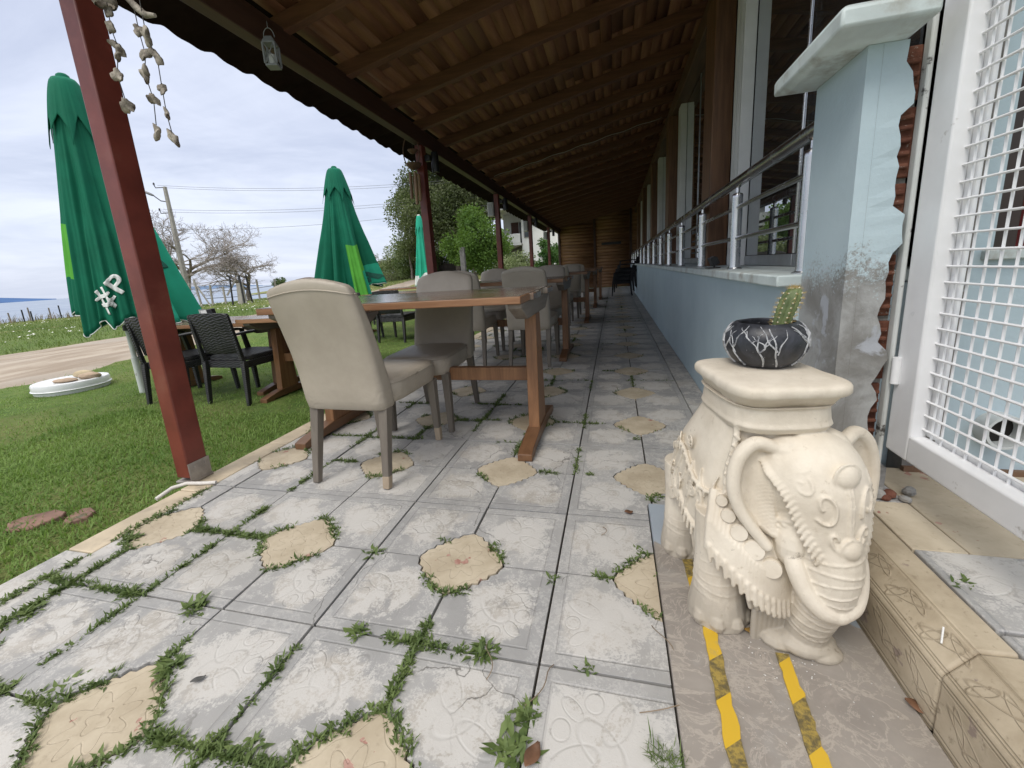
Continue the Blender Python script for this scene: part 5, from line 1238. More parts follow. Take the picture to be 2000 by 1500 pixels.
# leafy trees: many small leaf cards spread through clumps
q=np.random.default_rng(5)
def crown(name,clumps,n,ls,mat,parent,flat=1.0,droop=.2):
    C=np.array([c[:3] for c in clumps]); Rr=np.array([c[3] for c in clumps]); w_=Rr**2.2; w_/=w_.sum()
    k=q.choice(len(clumps),n,p=w_); u=q.normal(0,1,(n,3)); u/=np.linalg.norm(u,axis=1)[:,None]; r_=q.random(n)**.45
    P=C[k]+u*(r_*Rr[k])[:,None]*np.array([1,1,flat]); P+=q.normal(0,ls*.5,(n,3))
    d=u+q.normal(0,.9,(n,3)); d[:,2]-=droop; d/=np.linalg.norm(d,axis=1)[:,None]
    t_=np.cross(d,q.normal(0,1,(n,3))); t_/=np.linalg.norm(t_,axis=1)[:,None]; L=(ls*q.uniform(.6,1.4,n))[:,None]
    b_=np.cross(d,t_)
    V=np.stack([P,P+d*L*.5+t_*L*.30+b_*L*.06,P+d*L,P+d*L*.5-t_*L*.30+b_*L*.06],1).reshape(-1,3); i=(np.arange(n)*4)[:,None]
    cl=q.random(len(clumps)); a=np.repeat(np.clip(.25+.5*cl[k]+.25*q.random(n),0,1),4)
    o=npmesh(name,V,i+np.array([[0,1,2,3]]),mat,attr=a); o.parent=parent; return o
MPINE=leaf_mat('pine_needles',(.055,.075,.034),(.15,.17,.085),.6,.3); MLEAF=leaf_mat('fresh_leaf',(.055,.12,.022),(.13,.22,.045),.6,.35); MOLI=leaf_mat('olive_leaf',(.11,.14,.065),(.27,.31,.16),.5,.35); MHED=leaf_mat('hedge_leaf',(.05,.085,.03),(.13,.175,.065),.5,.3); MBUSH=leaf_mat('bush_leaf',(.025,.075,.02),(.075,.155,.04),.9,.25); MGRY=leaf_mat('grey_shrub_leaf',(.11,.10,.075),(.21,.20,.14),.6,.25)
def tree(label,px,py,Y,H,W,seed,mat,n,ls,trunk_h=.35,flat=1.0,nc=14,group=None,tr=.05,bark=None,ncr=None,name='tree',lean=0,base_z=None):
    """px,py: where the foot of the trunk shows; Y: distance along the porch"""
    p=atY(px,py,Y); x,y=p.x,p.y; z=GL(x,y) if base_z is None else base_z; rq=random.Random(seed)
    o=thing(name,label,'tree' if name.endswith('tree') else 'shrub',(x,y,z),0,group)
    cl=[]; z0=H*trunk_h; hh=H-z0
    for k in range(nc):
        a=rq.uniform(0,6.283); t_=rq.random(); rad=W*.5*math.sqrt(rq.random())*(math.sin(math.pi*min(1,.18+.82*t_))**.55)*.85
        s=W*rq.uniform(.13,.24)*(1.15-.5*t_)
        cl.append((lean*t_+rad*math.cos(a),rad*math.sin(a),z0+hh*(.06+.86*t_),s))
    crown('crown',cl,n,ls,mat,o,flat)
    mb=MB(); top=Vector((lean*.8,0,z0+hh*.75)); mb.tube([(0,0,-.4),(lean*.1,0.02*H,z0*.5),(lean*.3,0,z0),tuple(top)],[H*tr*.5,H*tr*.42,H*tr*.36,H*tr*.1],9)
    for c in cl[:10]:
        b=Vector((lean*.3,0,z0*rq.uniform(.85,1.1))); b=b.lerp(top,rq.uniform(0,.6)); mb.tube([tuple(b),tuple((b+Vector(c[:3]))/2+Vector((0,0,-.05*H*rq.random()))),c[:3]],[H*tr*.16,H*tr*.1,H*tr*.04],6)
    mb.build('trunk',bark or MBARK,o,smooth=60); return o
GT='trees and tall shrubs behind the far lawn'
tree('tall dark pine tree with a broad rounded crown behind the second porch post',893,520,32,9.9,8.9,3,MPINE,80000,.17,.34,.9,46,None,.035,MBARKP,name='pine_tree')
tree('second pine trunk right behind the tall pine, with a sparser crown',912,520,35,9.6,6.6,7,MPINE,30000,.17,.48,.9,24,None,.03,MBARKP,name='pine_tree')
tree('fresh green leafy tree in front of the pine trunks',925,518,25,4.3,3.9,4,MLEAF,15000,.155,.22,.95,30,None,.05)
tree('slender pale leaved tree left of the pine, its thin crown letting the sky through',800,500,33,7.6,3.3,5,MOLI,7000,.17,.2,1.0,24,None,.03,name='tree')
k=0
for px,Y,H,W,m,lab in ((738,48,4.0,3.4,MGRY,'greyish bare looking shrub at the left end of the tree row'),(752,44,2.6,3.2,MHED,'low dark shrub at the left of the tree row'),(772,38,3.4,3.4,MOLI,'pale olive shrub left of the thin closed parasol'),(800,36,3.4,3.4,MHED,'dark green shrub behind the thin closed parasol'),(830,37,3.2,3.6,MOLI,'olive green shrub between the parasol and the second porch post'),(862,36,3.3,3.6,MHED,'dark shrub at the foot of the tall pine'),(893,38,3.0,3.6,MHED,'dark shrub right behind the pine trunk'),(955,34,3.0,3.2,MHED,'dark shrub behind the fresh green tree, left of the third post'),(982,30,2.2,2.4,MOLI,'olive shrub behind the third porch post')):
    tree(lab,px,520,Y,H,W,20+k,m,5200,.15,.03,.95,16,GT,.03,name='tall_shrub'); k+=1
tree('green shrub in front of the white house, right of the third porch post',1012,516,24,1.45,2.6,41,MOLI,5200,.13,.03,.9,16,GT,.03,name='tall_shrub')
tree('round dark green laurel bush between the fourth and fifth porch posts',1066,518,21,2.15,1.45,42,MBUSH,6500,.11,.05,1.0,18,None,.03,name='laurel_bush')
tree('small green bush at the right end, before the timber end wall',1090,518,24,2.0,1.5,43,MBUSH,3500,.12,.03,1.0,12,None,.03,name='laurel_bush')
# dark brushwood fence at the foot of the shrubs
MBR=M('brushwood',(.045,.036,.03),.9,.35,3,.6,20,.02)
a=atY(745,540,43); b=atY(905,540,34); mb=MB(); n_=60
for k in range(n_):
    t_=k/(n_-1); x=a.x+(b.x-a.x)*t_; y=a.y+(b.y-a.y)*t_; z=GL(x,y); h=1.05+.25*mnoise.noise(Vector((k*.7,1,2))); mb.beam((x,y,z-.2),(x+.03*rnd.uniform(-1,1),y,z+h),.20,.07)
tag(mb.build('brushwood_fence',MBR),'low dark brushwood fence at the foot of the tree row','fence')
# concrete stump posts and rubble line by the tree
o=None
p=atY(905,520,23); mb=MB(); mb.beam((0,0,-.2),(.02,0,2.1),.26,.26); o=mb.build('concrete_post',M('dark_concrete',(.13,.125,.125),.85,.15,5,.2,30),bevel=.02); o.location=(p.x,p.y,GL(p.x,p.y)); tag(o,'grey concrete post standing before the fresh green tree','post')
p=atY(945,530,20)
rb=MB()
for k in range(60):
    s=rnd.uniform(.10,.32); x=rnd.uniform(-1.9,1.9); rb.ball((x,rnd.uniform(-.5,.5),rnd.uniform(0,.30)*(1-abs(x)/2.4)),(s,s*.8,s*.6),7,(rnd.random()*3,rnd.random()*3,0))
o=rb.build('rubble_heap',M('pale_rubble',(.40,.35,.29),.9,.3,3,.5,20,.02),smooth=30); o.location=(p.x,p.y,GL(p.x,p.y)); tag(o,'pale heap of rubble behind the far taupe chairs','rubble heap')
# distant shed roof
p=atY(600,538,70); mb=MB(); mb.lathe([(2.6,0),(2.5,.5),(1.6,1.0),(.4,1.25),(.01,1.27)],(0,0,0),14); o=mb.build('domed_shelter',M('brown_thatch',(.11,.085,.07),.9,.3,2,.3,9)); o.location=(p.x,p.y,.55); o.scale=(1.25,1.25,1.0); tag(o,'distant dark domed shelter on the skyline above the nearest chair','shelter')
for k,(px,h) in enumerate(((543,2.5),(553,2.1))):
    p=atY(px,555,75); o_=tree('distant dark little tree on the skyline left of the domed shelter' if k==0 else 'smallest distant tree on the skyline beside the domed shelter',px,555,75,h,2.2,60+k,MHED,900,.3,.1,1.0,8,None,.04,base_z=-.2)
# ------------------------------------------------------------------ white house
MHW=M('white_render',(.78,.78,.77),.8,.05,1.5,.1,10); MHG=M('house_grey_trim',(.30,.28,.27),.7,.1,4,0); MSHT=M('dark_red_shutter',(.10,.045,.035),.6,.1,6,0); MHGL=M('house_window_glass',(.06,.07,.08),.1,.1,2,0)  # MHG: plain grey for window surrounds and stair slab
hp=atY(1035,520,35); hz=.3
h=thing('white_house','white two storey house with a balcony and projecting eaves, seen between the porch posts','house',(hp.x,hp.y,hz),R(0))
mb=MB(); mb.bx(-.55,7,0,9,-1,5.2); mb.bx(-2.6,-.55,2.2,9,-1,5.2); mb.build('wall',MHW,h)
mb=MB(); mb.bx(-2.95,-.56,-.6,2.19,2.45,2.62); mb.build('balcony_floor',MHW,h)
mb=MB(); mb.bx(-2.95,-.57,-.62,-.54,2.625,3.35); mb.bx(-3.0,-2.92,-.535,2.19,2.625,3.35); mb.build('balcony_wall',MHW,h)
mb=MB(); r0=[(-3.4,-1.0,5.2),(7.4,-1.0,5.2),(7.4,-1.0,5.42),(-3.4,-1.0,5.42)]; mb.bx(-3.5,7.4,-1.1,9.4,5.202,5.42); mb.build('eaves_slab',MHW,h)
mb=MB(); mb.add([(-3.2,-.8,5.422),(7.1,-.8,5.422),(7.1,9.1,5.422),(-3.2,9.1,5.422),(1.5,4,6.5),(3.0,4,6.5)],[(0,1,5,4),(1,2,5),(2,3,4,5),(3,0,4)]); mb.build('roof',M('house_roof_tiles',(.24,.11,.07),.8,.2,5,.2,20),h)
mb=MB(); mb.bx(-1.9,-1.25,2.13,2.199,2.65,4.5); w1=mb.build('shutter',MSHT,h)
for (x0,x1) in ((-1.2,-.72),):
    mb=MB(); mb.bx(x0,x1,2.14,2.198,2.65,4.5); w1=mb.build('window',MHG,h); mb=MB(); mb.bx(x0+.06,x1-.06,2.12,2.138,2.7,4.42); mb.build('pane',MHGL,w1)
mb=MB(); mb.bx(-.35,.25,-.07,-.002,3.0,4.6); w1=mb.build('window',MHG,h); mb=MB(); mb.bx(-.29,.19,-.09,-.072,3.06,4.54); mb.build('pane',MHGL,w1)
mb=MB(); mb.bx(-.1,.5,-.07,-.002,.6,1.2); w1=mb.build('window',MHG,h); mb=MB(); mb.bx(-.04,.44,-.09,-.072,.66,1.14); mb.build('pane',MHGL,w1)
mb=MB(); mb.add([(-2.6,-.3,2.0),(-.5,-.3,2.6),(-.5,2.1,2.6),(-2.6,2.1,2.0),(-2.6,-.3,1.86),(-.5,-.3,2.46),(-.5,2.1,2.46),(-2.6,2.1,1.86)],[(0,1,2,3),(7,6,5,4),(0,4,5,1),(1,5,6,2),(2,6,7,3),(3,7,4,0)]); mb.build('stair_slab',MHG,h)
mb=MB(); mb.lathe([(.55,0),(.62,.12),(.5,.45),(.2,.6),(.01,.62)],(-3.0,-.4,5.43),12); mb.build('satellite_dish',MHW,h,smooth=60)
# second post set in ground far right etc. are not needed
# ------------------------------------------------------------------ elephant statue
def statue_mat():
    n=NT('cream_cast_stone'); v=n.coord('Object',randomize=False); a=n.noise(v,7,6,.62); b=n.noise(v,38,6,.68); c=n.noise(v,150,4,.7); d=n.noise(v,14,7,.75,.6)
    col=n.mix(n.sstep(a,.3,.7),(.56,.495,.395),(.72,.655,.545)); col=n.mix(n.sstep(b,.60,.74),col,(.48,.41,.31))
    sx=n.new('ShaderNodeSeparateXYZ'); n.link(v,sx.inputs[0])
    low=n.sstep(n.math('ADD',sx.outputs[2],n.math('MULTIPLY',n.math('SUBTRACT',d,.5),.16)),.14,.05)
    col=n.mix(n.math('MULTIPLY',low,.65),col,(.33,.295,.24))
    col=n.mix(n.math('MULTIPLY',n.sstep(d,.63,.70),.7),col,(.25,.21,.16))
    g=n.new('ShaderNodeNewGeometry'); 
    h=n.math('MULTIPLY_ADD',c,.5,b)
    return n.done(col,.62,n.bump(h,.35,.003),0,.35)
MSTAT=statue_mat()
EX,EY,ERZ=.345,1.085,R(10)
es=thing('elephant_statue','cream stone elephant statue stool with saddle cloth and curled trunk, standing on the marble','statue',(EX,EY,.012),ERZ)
E_=MB()
def cap(a,b,r0,r1=None,n=10):
    r1=r0 if r1 is None else r1; a=Vector(a); b=Vector(b); E_.tube([a,b],[r0,r1],n); E_.ball(a,r0,n); E_.ball(b,r1,n)
def chain(pts_,rs,n=14):
    P=[Vector(p) for p in pts_]; out=[];rr_=[]
    for k in range(len(P)-1):          # smooth (catmull) resample
        p0=P[max(k-1,0)];p1=P[k];p2=P[k+1];p3=P[min(k+2,len(P)-1)]
        for j in range(6):
            t_=j/6; t2=t_*t_;t3=t2*t_
            out.append(.5*((2*p1)+(-p0+p2)*t_+(2*p0-5*p1+4*p2-p3)*t2+(-p0+3*p1-3*p2+p3)*t3)); rr_.append(rs[k]*(1-t_)+rs[k+1]*t_)
    out.append(P[-1]); rr_.append(rs[-1]); E_.tube(out,rr_,n); E_.ball(out[0],rr_[0],n); E_.ball(out[-1],rr_[-1],n); return out,rr_
# trunk of the body, draped with cloth
E_.ball((0,.07,.335),(.150,.175,.185),28); E_.ball((0,.14,.30),(.150,.130,.20),24); E_.ball((0,-.02,.36),(.120,.12,.15),24)
rings=[]
for z,hw,hy,cy_ in ((.235,.160,.185,.085),(.25,.163,.188,.085),(.33,.158,.182,.08),(.42,.142,.165,.068),(.50,.118,.140,.035),(.54,.105,.128,.02)): rings.append(srect(0,cy_,z,hw,hy,40,2.8))
E_.loft(rings,True)
# plinth and plate
rings=[]
for z,hw,hy in ((.52,.106,.132),(.535,.114,.142),(.545,.111,.138),(.575,.108,.135),(.582,.116,.142)): rings.append(srect(0,.01,z,hw,hy,40,3.6))
E_.loft(rings,True)
# legs
def leg(x,y,r0=.056,r1=.060,rf=.068,tx=0):
    E_.tube([(x,y,.30),(x,y,.18),(x+tx,y,.085),(x+tx,y,.03),(x+tx,y,.0)],[r0*1.08,r0,r1,rf,rf*1.02],20)
    for k in range(4):
        a=-math.pi/2+(-1.05+.7*k); E_.ball((x+tx+math.cos(a)*rf*.86,y+math.sin(a)*rf*.86,.020),(.021,.021,.024),9)
    for k in range(7):                                   # skin folds
        z=.055+.024*k; E_.tube([(x+tx*(1-k/8)+math.cos(a)*(r1*1.0-.0012*k),y+math.sin(a)*(r1*1.0-.0012*k),z+.006*math.sin(2*a+k)) for a in [2*math.pi*j/20 for j in range(21)]],.0034,6)
leg(-.106,-.048,.056,.060,.070); leg(.10,-.03); leg(-.105,.215,.055,.058,.066); leg(.105,.215)
# head, turned a little to its left (viewer's right)
HX,HY,HZ=.048,-.104,.362; HR=R(10)
def hd(p): 
    c,s=math.cos(HR),math.sin(HR); return (HX+p[0]*c-p[1]*s,HY+p[0]*s+p[1]*c,HZ+p[2])
E_.ball(hd((0,0,.035)),(.099,.092,.105),26,(R(-8),0,HR)); E_.ball(hd((0,-.035,-.03)),(.084,.075,.10),24,(0,0,HR)); E_.ball(hd((0,.06,-.01)),(.095,.09,.115),22)
for s in (-1,1): E_.ball(hd((s*.060,-.045,-.075)),(.034,.040,.062),16); E_.ball(hd((s*.048,.012,.115)),(.050,.055,.040),16)
# trunk
tp_,tr_=chain([hd((0,-.065,-.05)),hd((0,-.080,-.11)),hd((0,-.078,-.17)),hd((0,-.060,-.235)),hd((.0,-.042,-.295)),hd((.0,-.034,-.348))],[.062,.060,.054,.049,.046,.046],18)
for k in range(3,26,1):
    if k%2: continue
    p,r=tp_[k],tr_[k]; d=(tp_[k+1]-tp_[k-1]).normalized(); u=Vector((1,0,0)); w_=d.cross(u).normalized(); u=w_.cross(d)
    E_.tube([p+(u*math.cos(a)+w_*math.sin(a))*(r-.0006)+d*.004*math.sin(2*a+k) for a in [2*math.pi*j/22 for j in range(23)]],.0026,6)
# plinth lump the trunk rests on
E_.ball(hd((.0,-.040,-.345)),(.068,.052,.030),18,(0,R(6),HR)); E_.ball(hd((.02,-.068,-.356)),(.046,.032,.018),14,(0,R(8),HR)); E_.ball(hd((-.05,-.01,-.350)),(.045,.05,.026),12)
# tusks meeting in front of the trunk
for s in (-1,1):
    chain([hd((s*.062,-.046,-.072)),hd((s*.070,-.072,-.115)),hd((s*.060,-.094,-.163)),hd((s*.038,-.110,-.196)),hd((s*.016,-.114,-.208))],[.0205,.0205,.019,.018,.0175],14)
E_.ball(hd((.0,-.114,-.210)),(.030,.020,.019),14,(0,0,HR))
# ears: broad flaps hanging behind the cheeks
for s in (-1,1):
    base=[]; 
    pr=[(.082,-.005,.128,.015),(.118,.008,.138,.016),(.152,.010,.112,.016),(.168,.006,.055,.015),(.160,-.004,-.002,.014),(.138,-.020,-.045,.013),(.112,-.038,-.085,.012)]
    chain([hd((s*x,y,z)) for x,y,z,r in pr],[r for *_,r in pr],12)
    inner=[(.086,-.012,.11),(.092,-.012,.08),(.094,-.016,.04),(.092,-.020,-.01),(.092,-.030,-.06)]
    V_=[hd((s*x,y,z)) for x,y,z,r in pr]; I_=[hd((s*x,y,z)) for x,y,z in inner]
    # concave web between rim and cheek
    for k in range(30):
        f=k/29*4.999; k0=int(f); f-=k0; a=Vector(V_[k0]).lerp(Vector(V_[k0+1]),f); b=Vector(I_[min(k0,4)]).lerp(Vector(I_[min(k0+1,4)]),f)
        for j in range(14):
            t_=j/13; p=a.lerp(b,t_)+Vector((0,.020*math.sin(math.pi*t_),0)); E_.ball(p,.0115,8)
# eyes
for s_ in (-1,1):
    E_.ball(hd((s_*.076,-.046,-.030)),(.013,.014,.010),12,(0,0,HR))
    for zz_ in (-.010,.011): chain([hd((s_*.066,-.066,-.028+zz_*.2)),hd((s_*.081,-.052,-.030+zz_)),hd((s_*.088,-.026,-.034+zz_*.2))],[.0035,.005,.0035],8)
# head cloth with a fringe
def face(u,v):   # u across -1..1, v down 0..1 on the forehead shield; returns point on the head front
    wd=.096*(1 if v<.15 else max(.0,1-((v-.15)/.85)**1.5)**.75)
    wv_=wd/.096
    if v<.55: ph=math.radians(-20+112*v/.55); k=0
    else: ph=math.radians(92); k=(v-.55)/.45
    al=math.radians(66)*u*wv_*(.80+.20*min(1,v/.2)); ca=math.cos(al)
    x=.104*math.sin(al); y=-.002-(.110+.004*math.sin(math.pi*k))*math.sin(ph)*ca; z=.022+.128*math.cos(ph)*(.25+.75*ca)-.142*k
    return x,y,z
pl=[]
for i in range(86):
    v=i/85*.985
    for j in range(34):
        u=-1+2*j/33; x,y,z=face(u,v); E_.ball(hd((x,y+.006,z)),.0115,8)
nb=54
for k in range(nb):
    t_=k/(nb-1); u=-1 if t_<.5 else 1; v=(t_ if t_<.5 else 1-t_)/.5*.985
    x,y,z=face(u,v); cap(hd((x,y-.005,z)),hd((x+u*.021*(1-.7*v),y+.003*(1-v)-.003,z-.006-.017*v)),.0054,.0040,7)
cap(hd((-.018,-.108,-.138)),hd((.018,-.108,-.138)),.015,.015,10)
for (u,v,r) in ((0,.36,.0245),(0,.76,.0205)):
    x,y,z=face(u,v); E_.ball(hd((x,y-.009,z)),(r,.013,r),18,(R(-10),0,HR))
    E_.tube([hd((x+math.cos(a)*r*1.12,y-.009,z+math.sin(a)*r*1.12)) for a in [2*math.pi*j/26 for j in range(27)]],.0032,6)
def curl(u,v,r,a0,turns,sg):
    pts_=[]
    for j in range(22):
        t_=j/21; a=a0+sg*turns*2*math.pi*t_; rr_=r*(1-.75*t_); x,y,z=face(u,v); uu=(x+math.cos(a)*rr_)/.090; vv=v-(math.sin(a)*rr_)/.225
        if not -.92<uu<.92 or not 0.02<vv<.95: continue
        x2,y2,z2=face(uu,vv); pts_.append(hd((x2,y2-.0085,z2)))
    if len(pts_)>3: E_.tube(pts_,.0031,6)
for s in (-1,1):
    curl(s*.55,.22,.026,math.pi*.2,1.1,s); curl(s*.50,.50,.024,math.pi*1.2,1.0,-s); curl(s*.55,.70,.020,0,1.0,s); curl(s*.30,.10,.02,math.pi,.9,-s); curl(s*.72,.38,.016,.5,1.0,s); curl(s*.42,.86,.012,.5,.9,s)
for v0,v1 in ((.40,.70),):
    for s in (-.04,.04): E_.tube([hd((face(s,v0+(v1-v0)*k/6)[0],face(s,v0+(v1-v0)*k/6)[1]-.008,face(s,v0+(v1-v0)*k/6)[2])) for k in range(7)],.0024,5)
# saddle cloth hems with fringe: lower drape line round the body
def body(a,z):       # point on the draped body at angle a, height z
    hw=.163-.21*max(0,z-.30)**1.25; hy=.188-.20*max(0,z-.30)**1.2; c,s=math.cos(a),math.sin(a); p=2.8; r=1/((abs(c)**p+abs(s)**p)**(1/p)); return Vector((c*r*hw,.085-.14*max(0,z-.3)+s*r*hy,z))
def fringe(path,dn,r=.0055,step=1,out=.006):
    for k in range(0,len(path),step):
        p=Vector(path[k]); c=Vector((0,.05,p.z)); o=(p-c).normalized(); cap(p+o*.004,p+o*out+Vector((0,0,-dn)),r,r*.75,7)
hem=[]
for k in range(150):
    a=-math.pi*.5-2.75+5.5*k/149+math.pi; a=2*math.pi*k/150
    sc=.5+.5*math.cos(4*(a-math.pi/4)); z=.232+.05*(1-abs(math.sin(2*(a+.0))))**1.5-.012*sc
    hem.append(body(a,z))
E_.tube(hem+[hem[0]],.0065,7); fringe(hem,.027,.0055,2)
up=[]
for k in range(110):
    a=2*math.pi*k/110; z=.375+.030*math.cos(4*a+.6); up.append(body(a,z)+ (body(a,z)-Vector((0,.05,z))).normalized()*.004)
E_.tube(up+[up[0]],.0055,7); fringe(up,.016,.0046,2,.004)
for k in range(9):                                     # folds of the cloth
    a=math.pi*(.72+.075*k); E_.tube([body(a+.06*math.sin(j*.9+k),.25+.024*j)+Vector((0,0,0)) for j in range(7)],[.005,.006,.007,.006,.005,.004,.002],8)
for k,(a,z,r) in enumerate(((math.pi*1.0,.30,.026),(math.pi*1.12,.32,.022),(math.pi*.88,.31,.024),(math.pi*1.02,.435,.02),(math.pi*.9,.42,.016))):   # scrolls
    c=body(a,z); o=(c-Vector((0,.05,c.z))).normalized(); t_=Vector((0,0,1)).cross(o).normalized()
    E_.tube([c+o*.0025+(t_*math.cos(b)+Vector((0,0,1))*math.sin(b))*r*(1-.8*j/30) for j,b in [(j,j/30*2.2*2*math.pi+k) for j in range(31)]],.0026,5)
# front seam of the cloth from the collar down over the shoulder and chest apron
ch=[]
for k in range(34):
    t_=k/33; ch.append(Vector((-.160+.215*t_,-.085-.088*math.sin(math.pi*min(1,.12+t_*.80)),.252-.115*math.sin(math.pi*t_*.60))))
E_.tube(ch,.0085,8)
for k in range(0,34,2):
    p0=ch[k]; o=Vector((-.45+.5*k/33,-.9,0)); cap(p0+o*.006,p0+o*.010+Vector((.004,0,-.038)),.0066,.0050,8)
for k in range(34):
    p0=ch[k]; E_.tube([p0+Vector((0,.002,-.014)),p0+Vector((.008,.014,.05)),p0+Vector((.03,.05,.11))],[.012,.014,.014],7)
E_.ball((-.02,-.075,.22),(.115,.075,.105),18); E_.ball((.0,-.07,.15),(.06,.06,.05),14)
for k in range(8):
    a=k/7; cap((-.075+.11*a,-.138-.012*math.sin(math.pi*a),.128-.03*a),(-.072+.108*a,-.142,.103-.035*a),.0078,.006,7)
for k in range(7):
    a=k/6; cap((-.055+.07*a,-.132,.085-.01*a),(-.05+.06*a,-.122,.0),.0085,.009,7)
for k in range(26):
    a=math.pi*(1.0+k/25); p0=Vector((math.cos(a)*.125,.06+math.sin(a)*.155,.215)); E_.tube([p0,p0*.0+Vector((p0.x*.92,.06+(p0.y-.06)*.90,.12)),Vector((p0.x*.84,.06+(p0.y-.06)*.80,.05+.02*math.sin(k*1.7)))],[.020,.018,.009],8)
# tail stub and shoulder rope
sh=[body(math.pi*1.28+.02*math.sin(k),.53-.024*k)+Vector((-.004,-.004,0)) for k in range(9)]
E_.tube(sh,.008,8)
for k in range(8): E_.tube([sh[k]+Vector((-.008,-.004,.004)),sh[k]+Vector((.004,-.010,-.008))],.004,6)
tmp=E_.build('tmp',MSTAT)
rm=tmp.modifiers.new('Remesh','REMESH'); rm.mode='VOXEL'; rm.voxel_size=.0023
smo=tmp.modifiers.new('Smooth','SMOOTH'); smo.factor=.5; smo.iterations=3
bpy.context.view_layer.update(); dg=bpy.context.evaluated_depsgraph_get(); me=bpy.data.meshes.new_from_object(tmp.evaluated_get(dg)); bpy.data.objects.remove(tmp)
me.materials.clear(); me.materials.append(MSTAT); me.polygons.foreach_set('use_smooth',[True]*len(me.polygons)); me.name='body'
ob=bpy.data.objects.new('body',me); COL.objects.link(ob); ob.parent=es; print('elephant faces',len(me.polygons))
# stool plate on its back
mb=MB(); rings=[]
for z,hw,hy in ((.583,.104,.128),(.600,.112,.140),(.606,.120,.150),(.612,.1235,.1545),(.624,.1235,.1545),(.630,.120,.151),(.633,.112,.143),(.634,.08,.1)): rings.append(srect(0,.005,z,hw,hy,96,5.5))
for rg in rings:
    for p in rg: p.x+=.0022*mnoise.noise(p*38); p.y+=.0022*mnoise.noise(p*38+Vector((5,0,0))); p.z+=.0025*mnoise.noise(p*16)
mb.loft(rings,True); mb.build('stool_plate',MSTAT,es,smooth=60)
# medallion chain across the chest
for k,(x,y,z,r) in enumerate(((-.128,-.098,.352,.013),(-.120,-.116,.325,.016),(-.104,-.136,.295,.019),(-.078,-.152,.262,.023),(-.046,-.166,.226,.022))):
    mb=MB(); mb.lathe([(.0005,-.008),(r*.9,-.008),(r,-.003),(r,.003),(r*.9,.008),(.0005,.008)],(0,0,0),26,rot=(R(78),0,R(-22)))
    mb.v=[(p_[0]+x,p_[1]+y,p_[2]+z) for p_ in mb.v]; mb.build('medallion',MSTAT,es,smooth=35)
    mb=MB()
    for j in range(7):
        t_=(j-3)/3; mb.tube([(x+t_*r*.75+.004,y+.006,z-r*.55),(x+t_*r*.62+.008,y+.008,z-r*1.55+.004*abs(t_))],[.0058,.0042],7)
    mb.build('tassel',MSTAT,es,smooth=50)
# ------------------------------------------------------------------ pot with cactus on the stool
def pot_mat():
    n=NT('black_painted_pot'); v=n.coord('Object',randomize=False); a=n.noise(v,16,6,.7,.6); b=n.noise(v,90,4,.7)
    sx=n.new('ShaderNodeSeparateXYZ'); n.link(v,sx.inputs[0])
    col=n.mix(n.sstep(a,.35,.7),(.010,.011,.014),(.045,.048,.058)); col=n.mix(n.sstep(b,.66,.72),col,(.35,.36,.38))
    return n.done(col,.38,n.bump(b,.2,.001),0,.45)
pt_=thing('cactus_pot','black bowl shaped pot painted with white branching lines, standing on the elephant stool','pot',(.36,1.145,.647),0)
mb=MB(); prof=[(.0005,0),(.050,0),(.062,.004),(.078,.020),(.0895,.042),(.0925,.060),(.089,.080),(.078,.098),(.068,.106),(.062,.107),(.060,.102),(.066,.09),(.072,.07)]
mb.lathe(prof,(0,0,0),56,cap=False); mb.v=[(p[0]*(1+.012*mnoise.noise(Vector(p)*25)),p[1]*(1+.012*mnoise.noise(Vector(p)*25+Vector((3,0,0)))),p[2]+.0015*mnoise.noise(Vector(p)*30)) for p in mb.v]
bowl=mb.build('bowl',pot_mat(),pt_,smooth=60)
mb=MB(); mb.lathe([(.0005,.088),(.069,.086)],(0,0,0),24,cap=False); mb.build('soil',MSOIL,pt_)
def potpt(a,z,dr=.0008):
    for k in range(len(prof)-1):
        (r0,z0),(r1,z1)=prof[k],prof[k+1]
        if z0<=z<=z1 and z1>z0: r=r0+(r1-r0)*(z-z0)/(z1-z0); break
    else: r=.06
    return Vector(((r+dr)*math.cos(a),(r+dr)*math.sin(a),z))
mb=MB(); rq=random.Random(5)
def stroke(a,z,da,dz,n,w,lv):
    pts_=[];ws=[]
    for k in range(n):
        t_=k/(n-1); aa=a+da*t_+.03*math.sin(9*t_+a*7); z2=min(.1045,z+dz*t_); pts_.append(potpt(aa,z2)); ws.append(w*(1-.55*t_)*rq.uniform(.75,1.25))
    mb.tube(pts_,ws,5)
    if lv>0:
        for s in (-1,1):
            t_=rq.uniform(.3,.6); stroke(a+da*t_,z+dz*t_,s*rq.uniform(.22,.42),dz*rq.uniform(.45,.7),8,w*.75,lv-1)
for k in range(13):
    a=2*math.pi*k/13+rq.uniform(-.12,.12); stroke(a,.008,rq.uniform(-.28,.28),rq.uniform(.07,.1),12,rq.uniform(.0026,.0042),1 if k%3 else 2)
mb.build('painted_branches',M('white_brush_paint',(.46,.47,.48),.5,.25,40,.2,120,.001,dirt=(.16,.165,.18),dscale=40,dlo=.48,dhi=.62),bowl,smooth=60)
cx_p=thing('cactus','small green ribbed cactus with pale spines growing in the black pot','cactus',(.388,1.138,.732),0)
MCAC=M('cactus_skin',(.085,.125,.045),.55,.25,25,.15,120,.001,col2=(.16,.20,.075),dirt=(.20,.17,.09),dscale=18,dlo=.6,dhi=.75)
mb=MB(); rings=[]; n_=64; ax=lambda z: (.026*(z/.1)**1.2,0)
cz=[(.0,.0165),(.015,.018),(.035,.0195),(.055,.0205),(.072,.0205),(.085,.019),(.094,.0155),(.099,.011),(.1005,.004)]
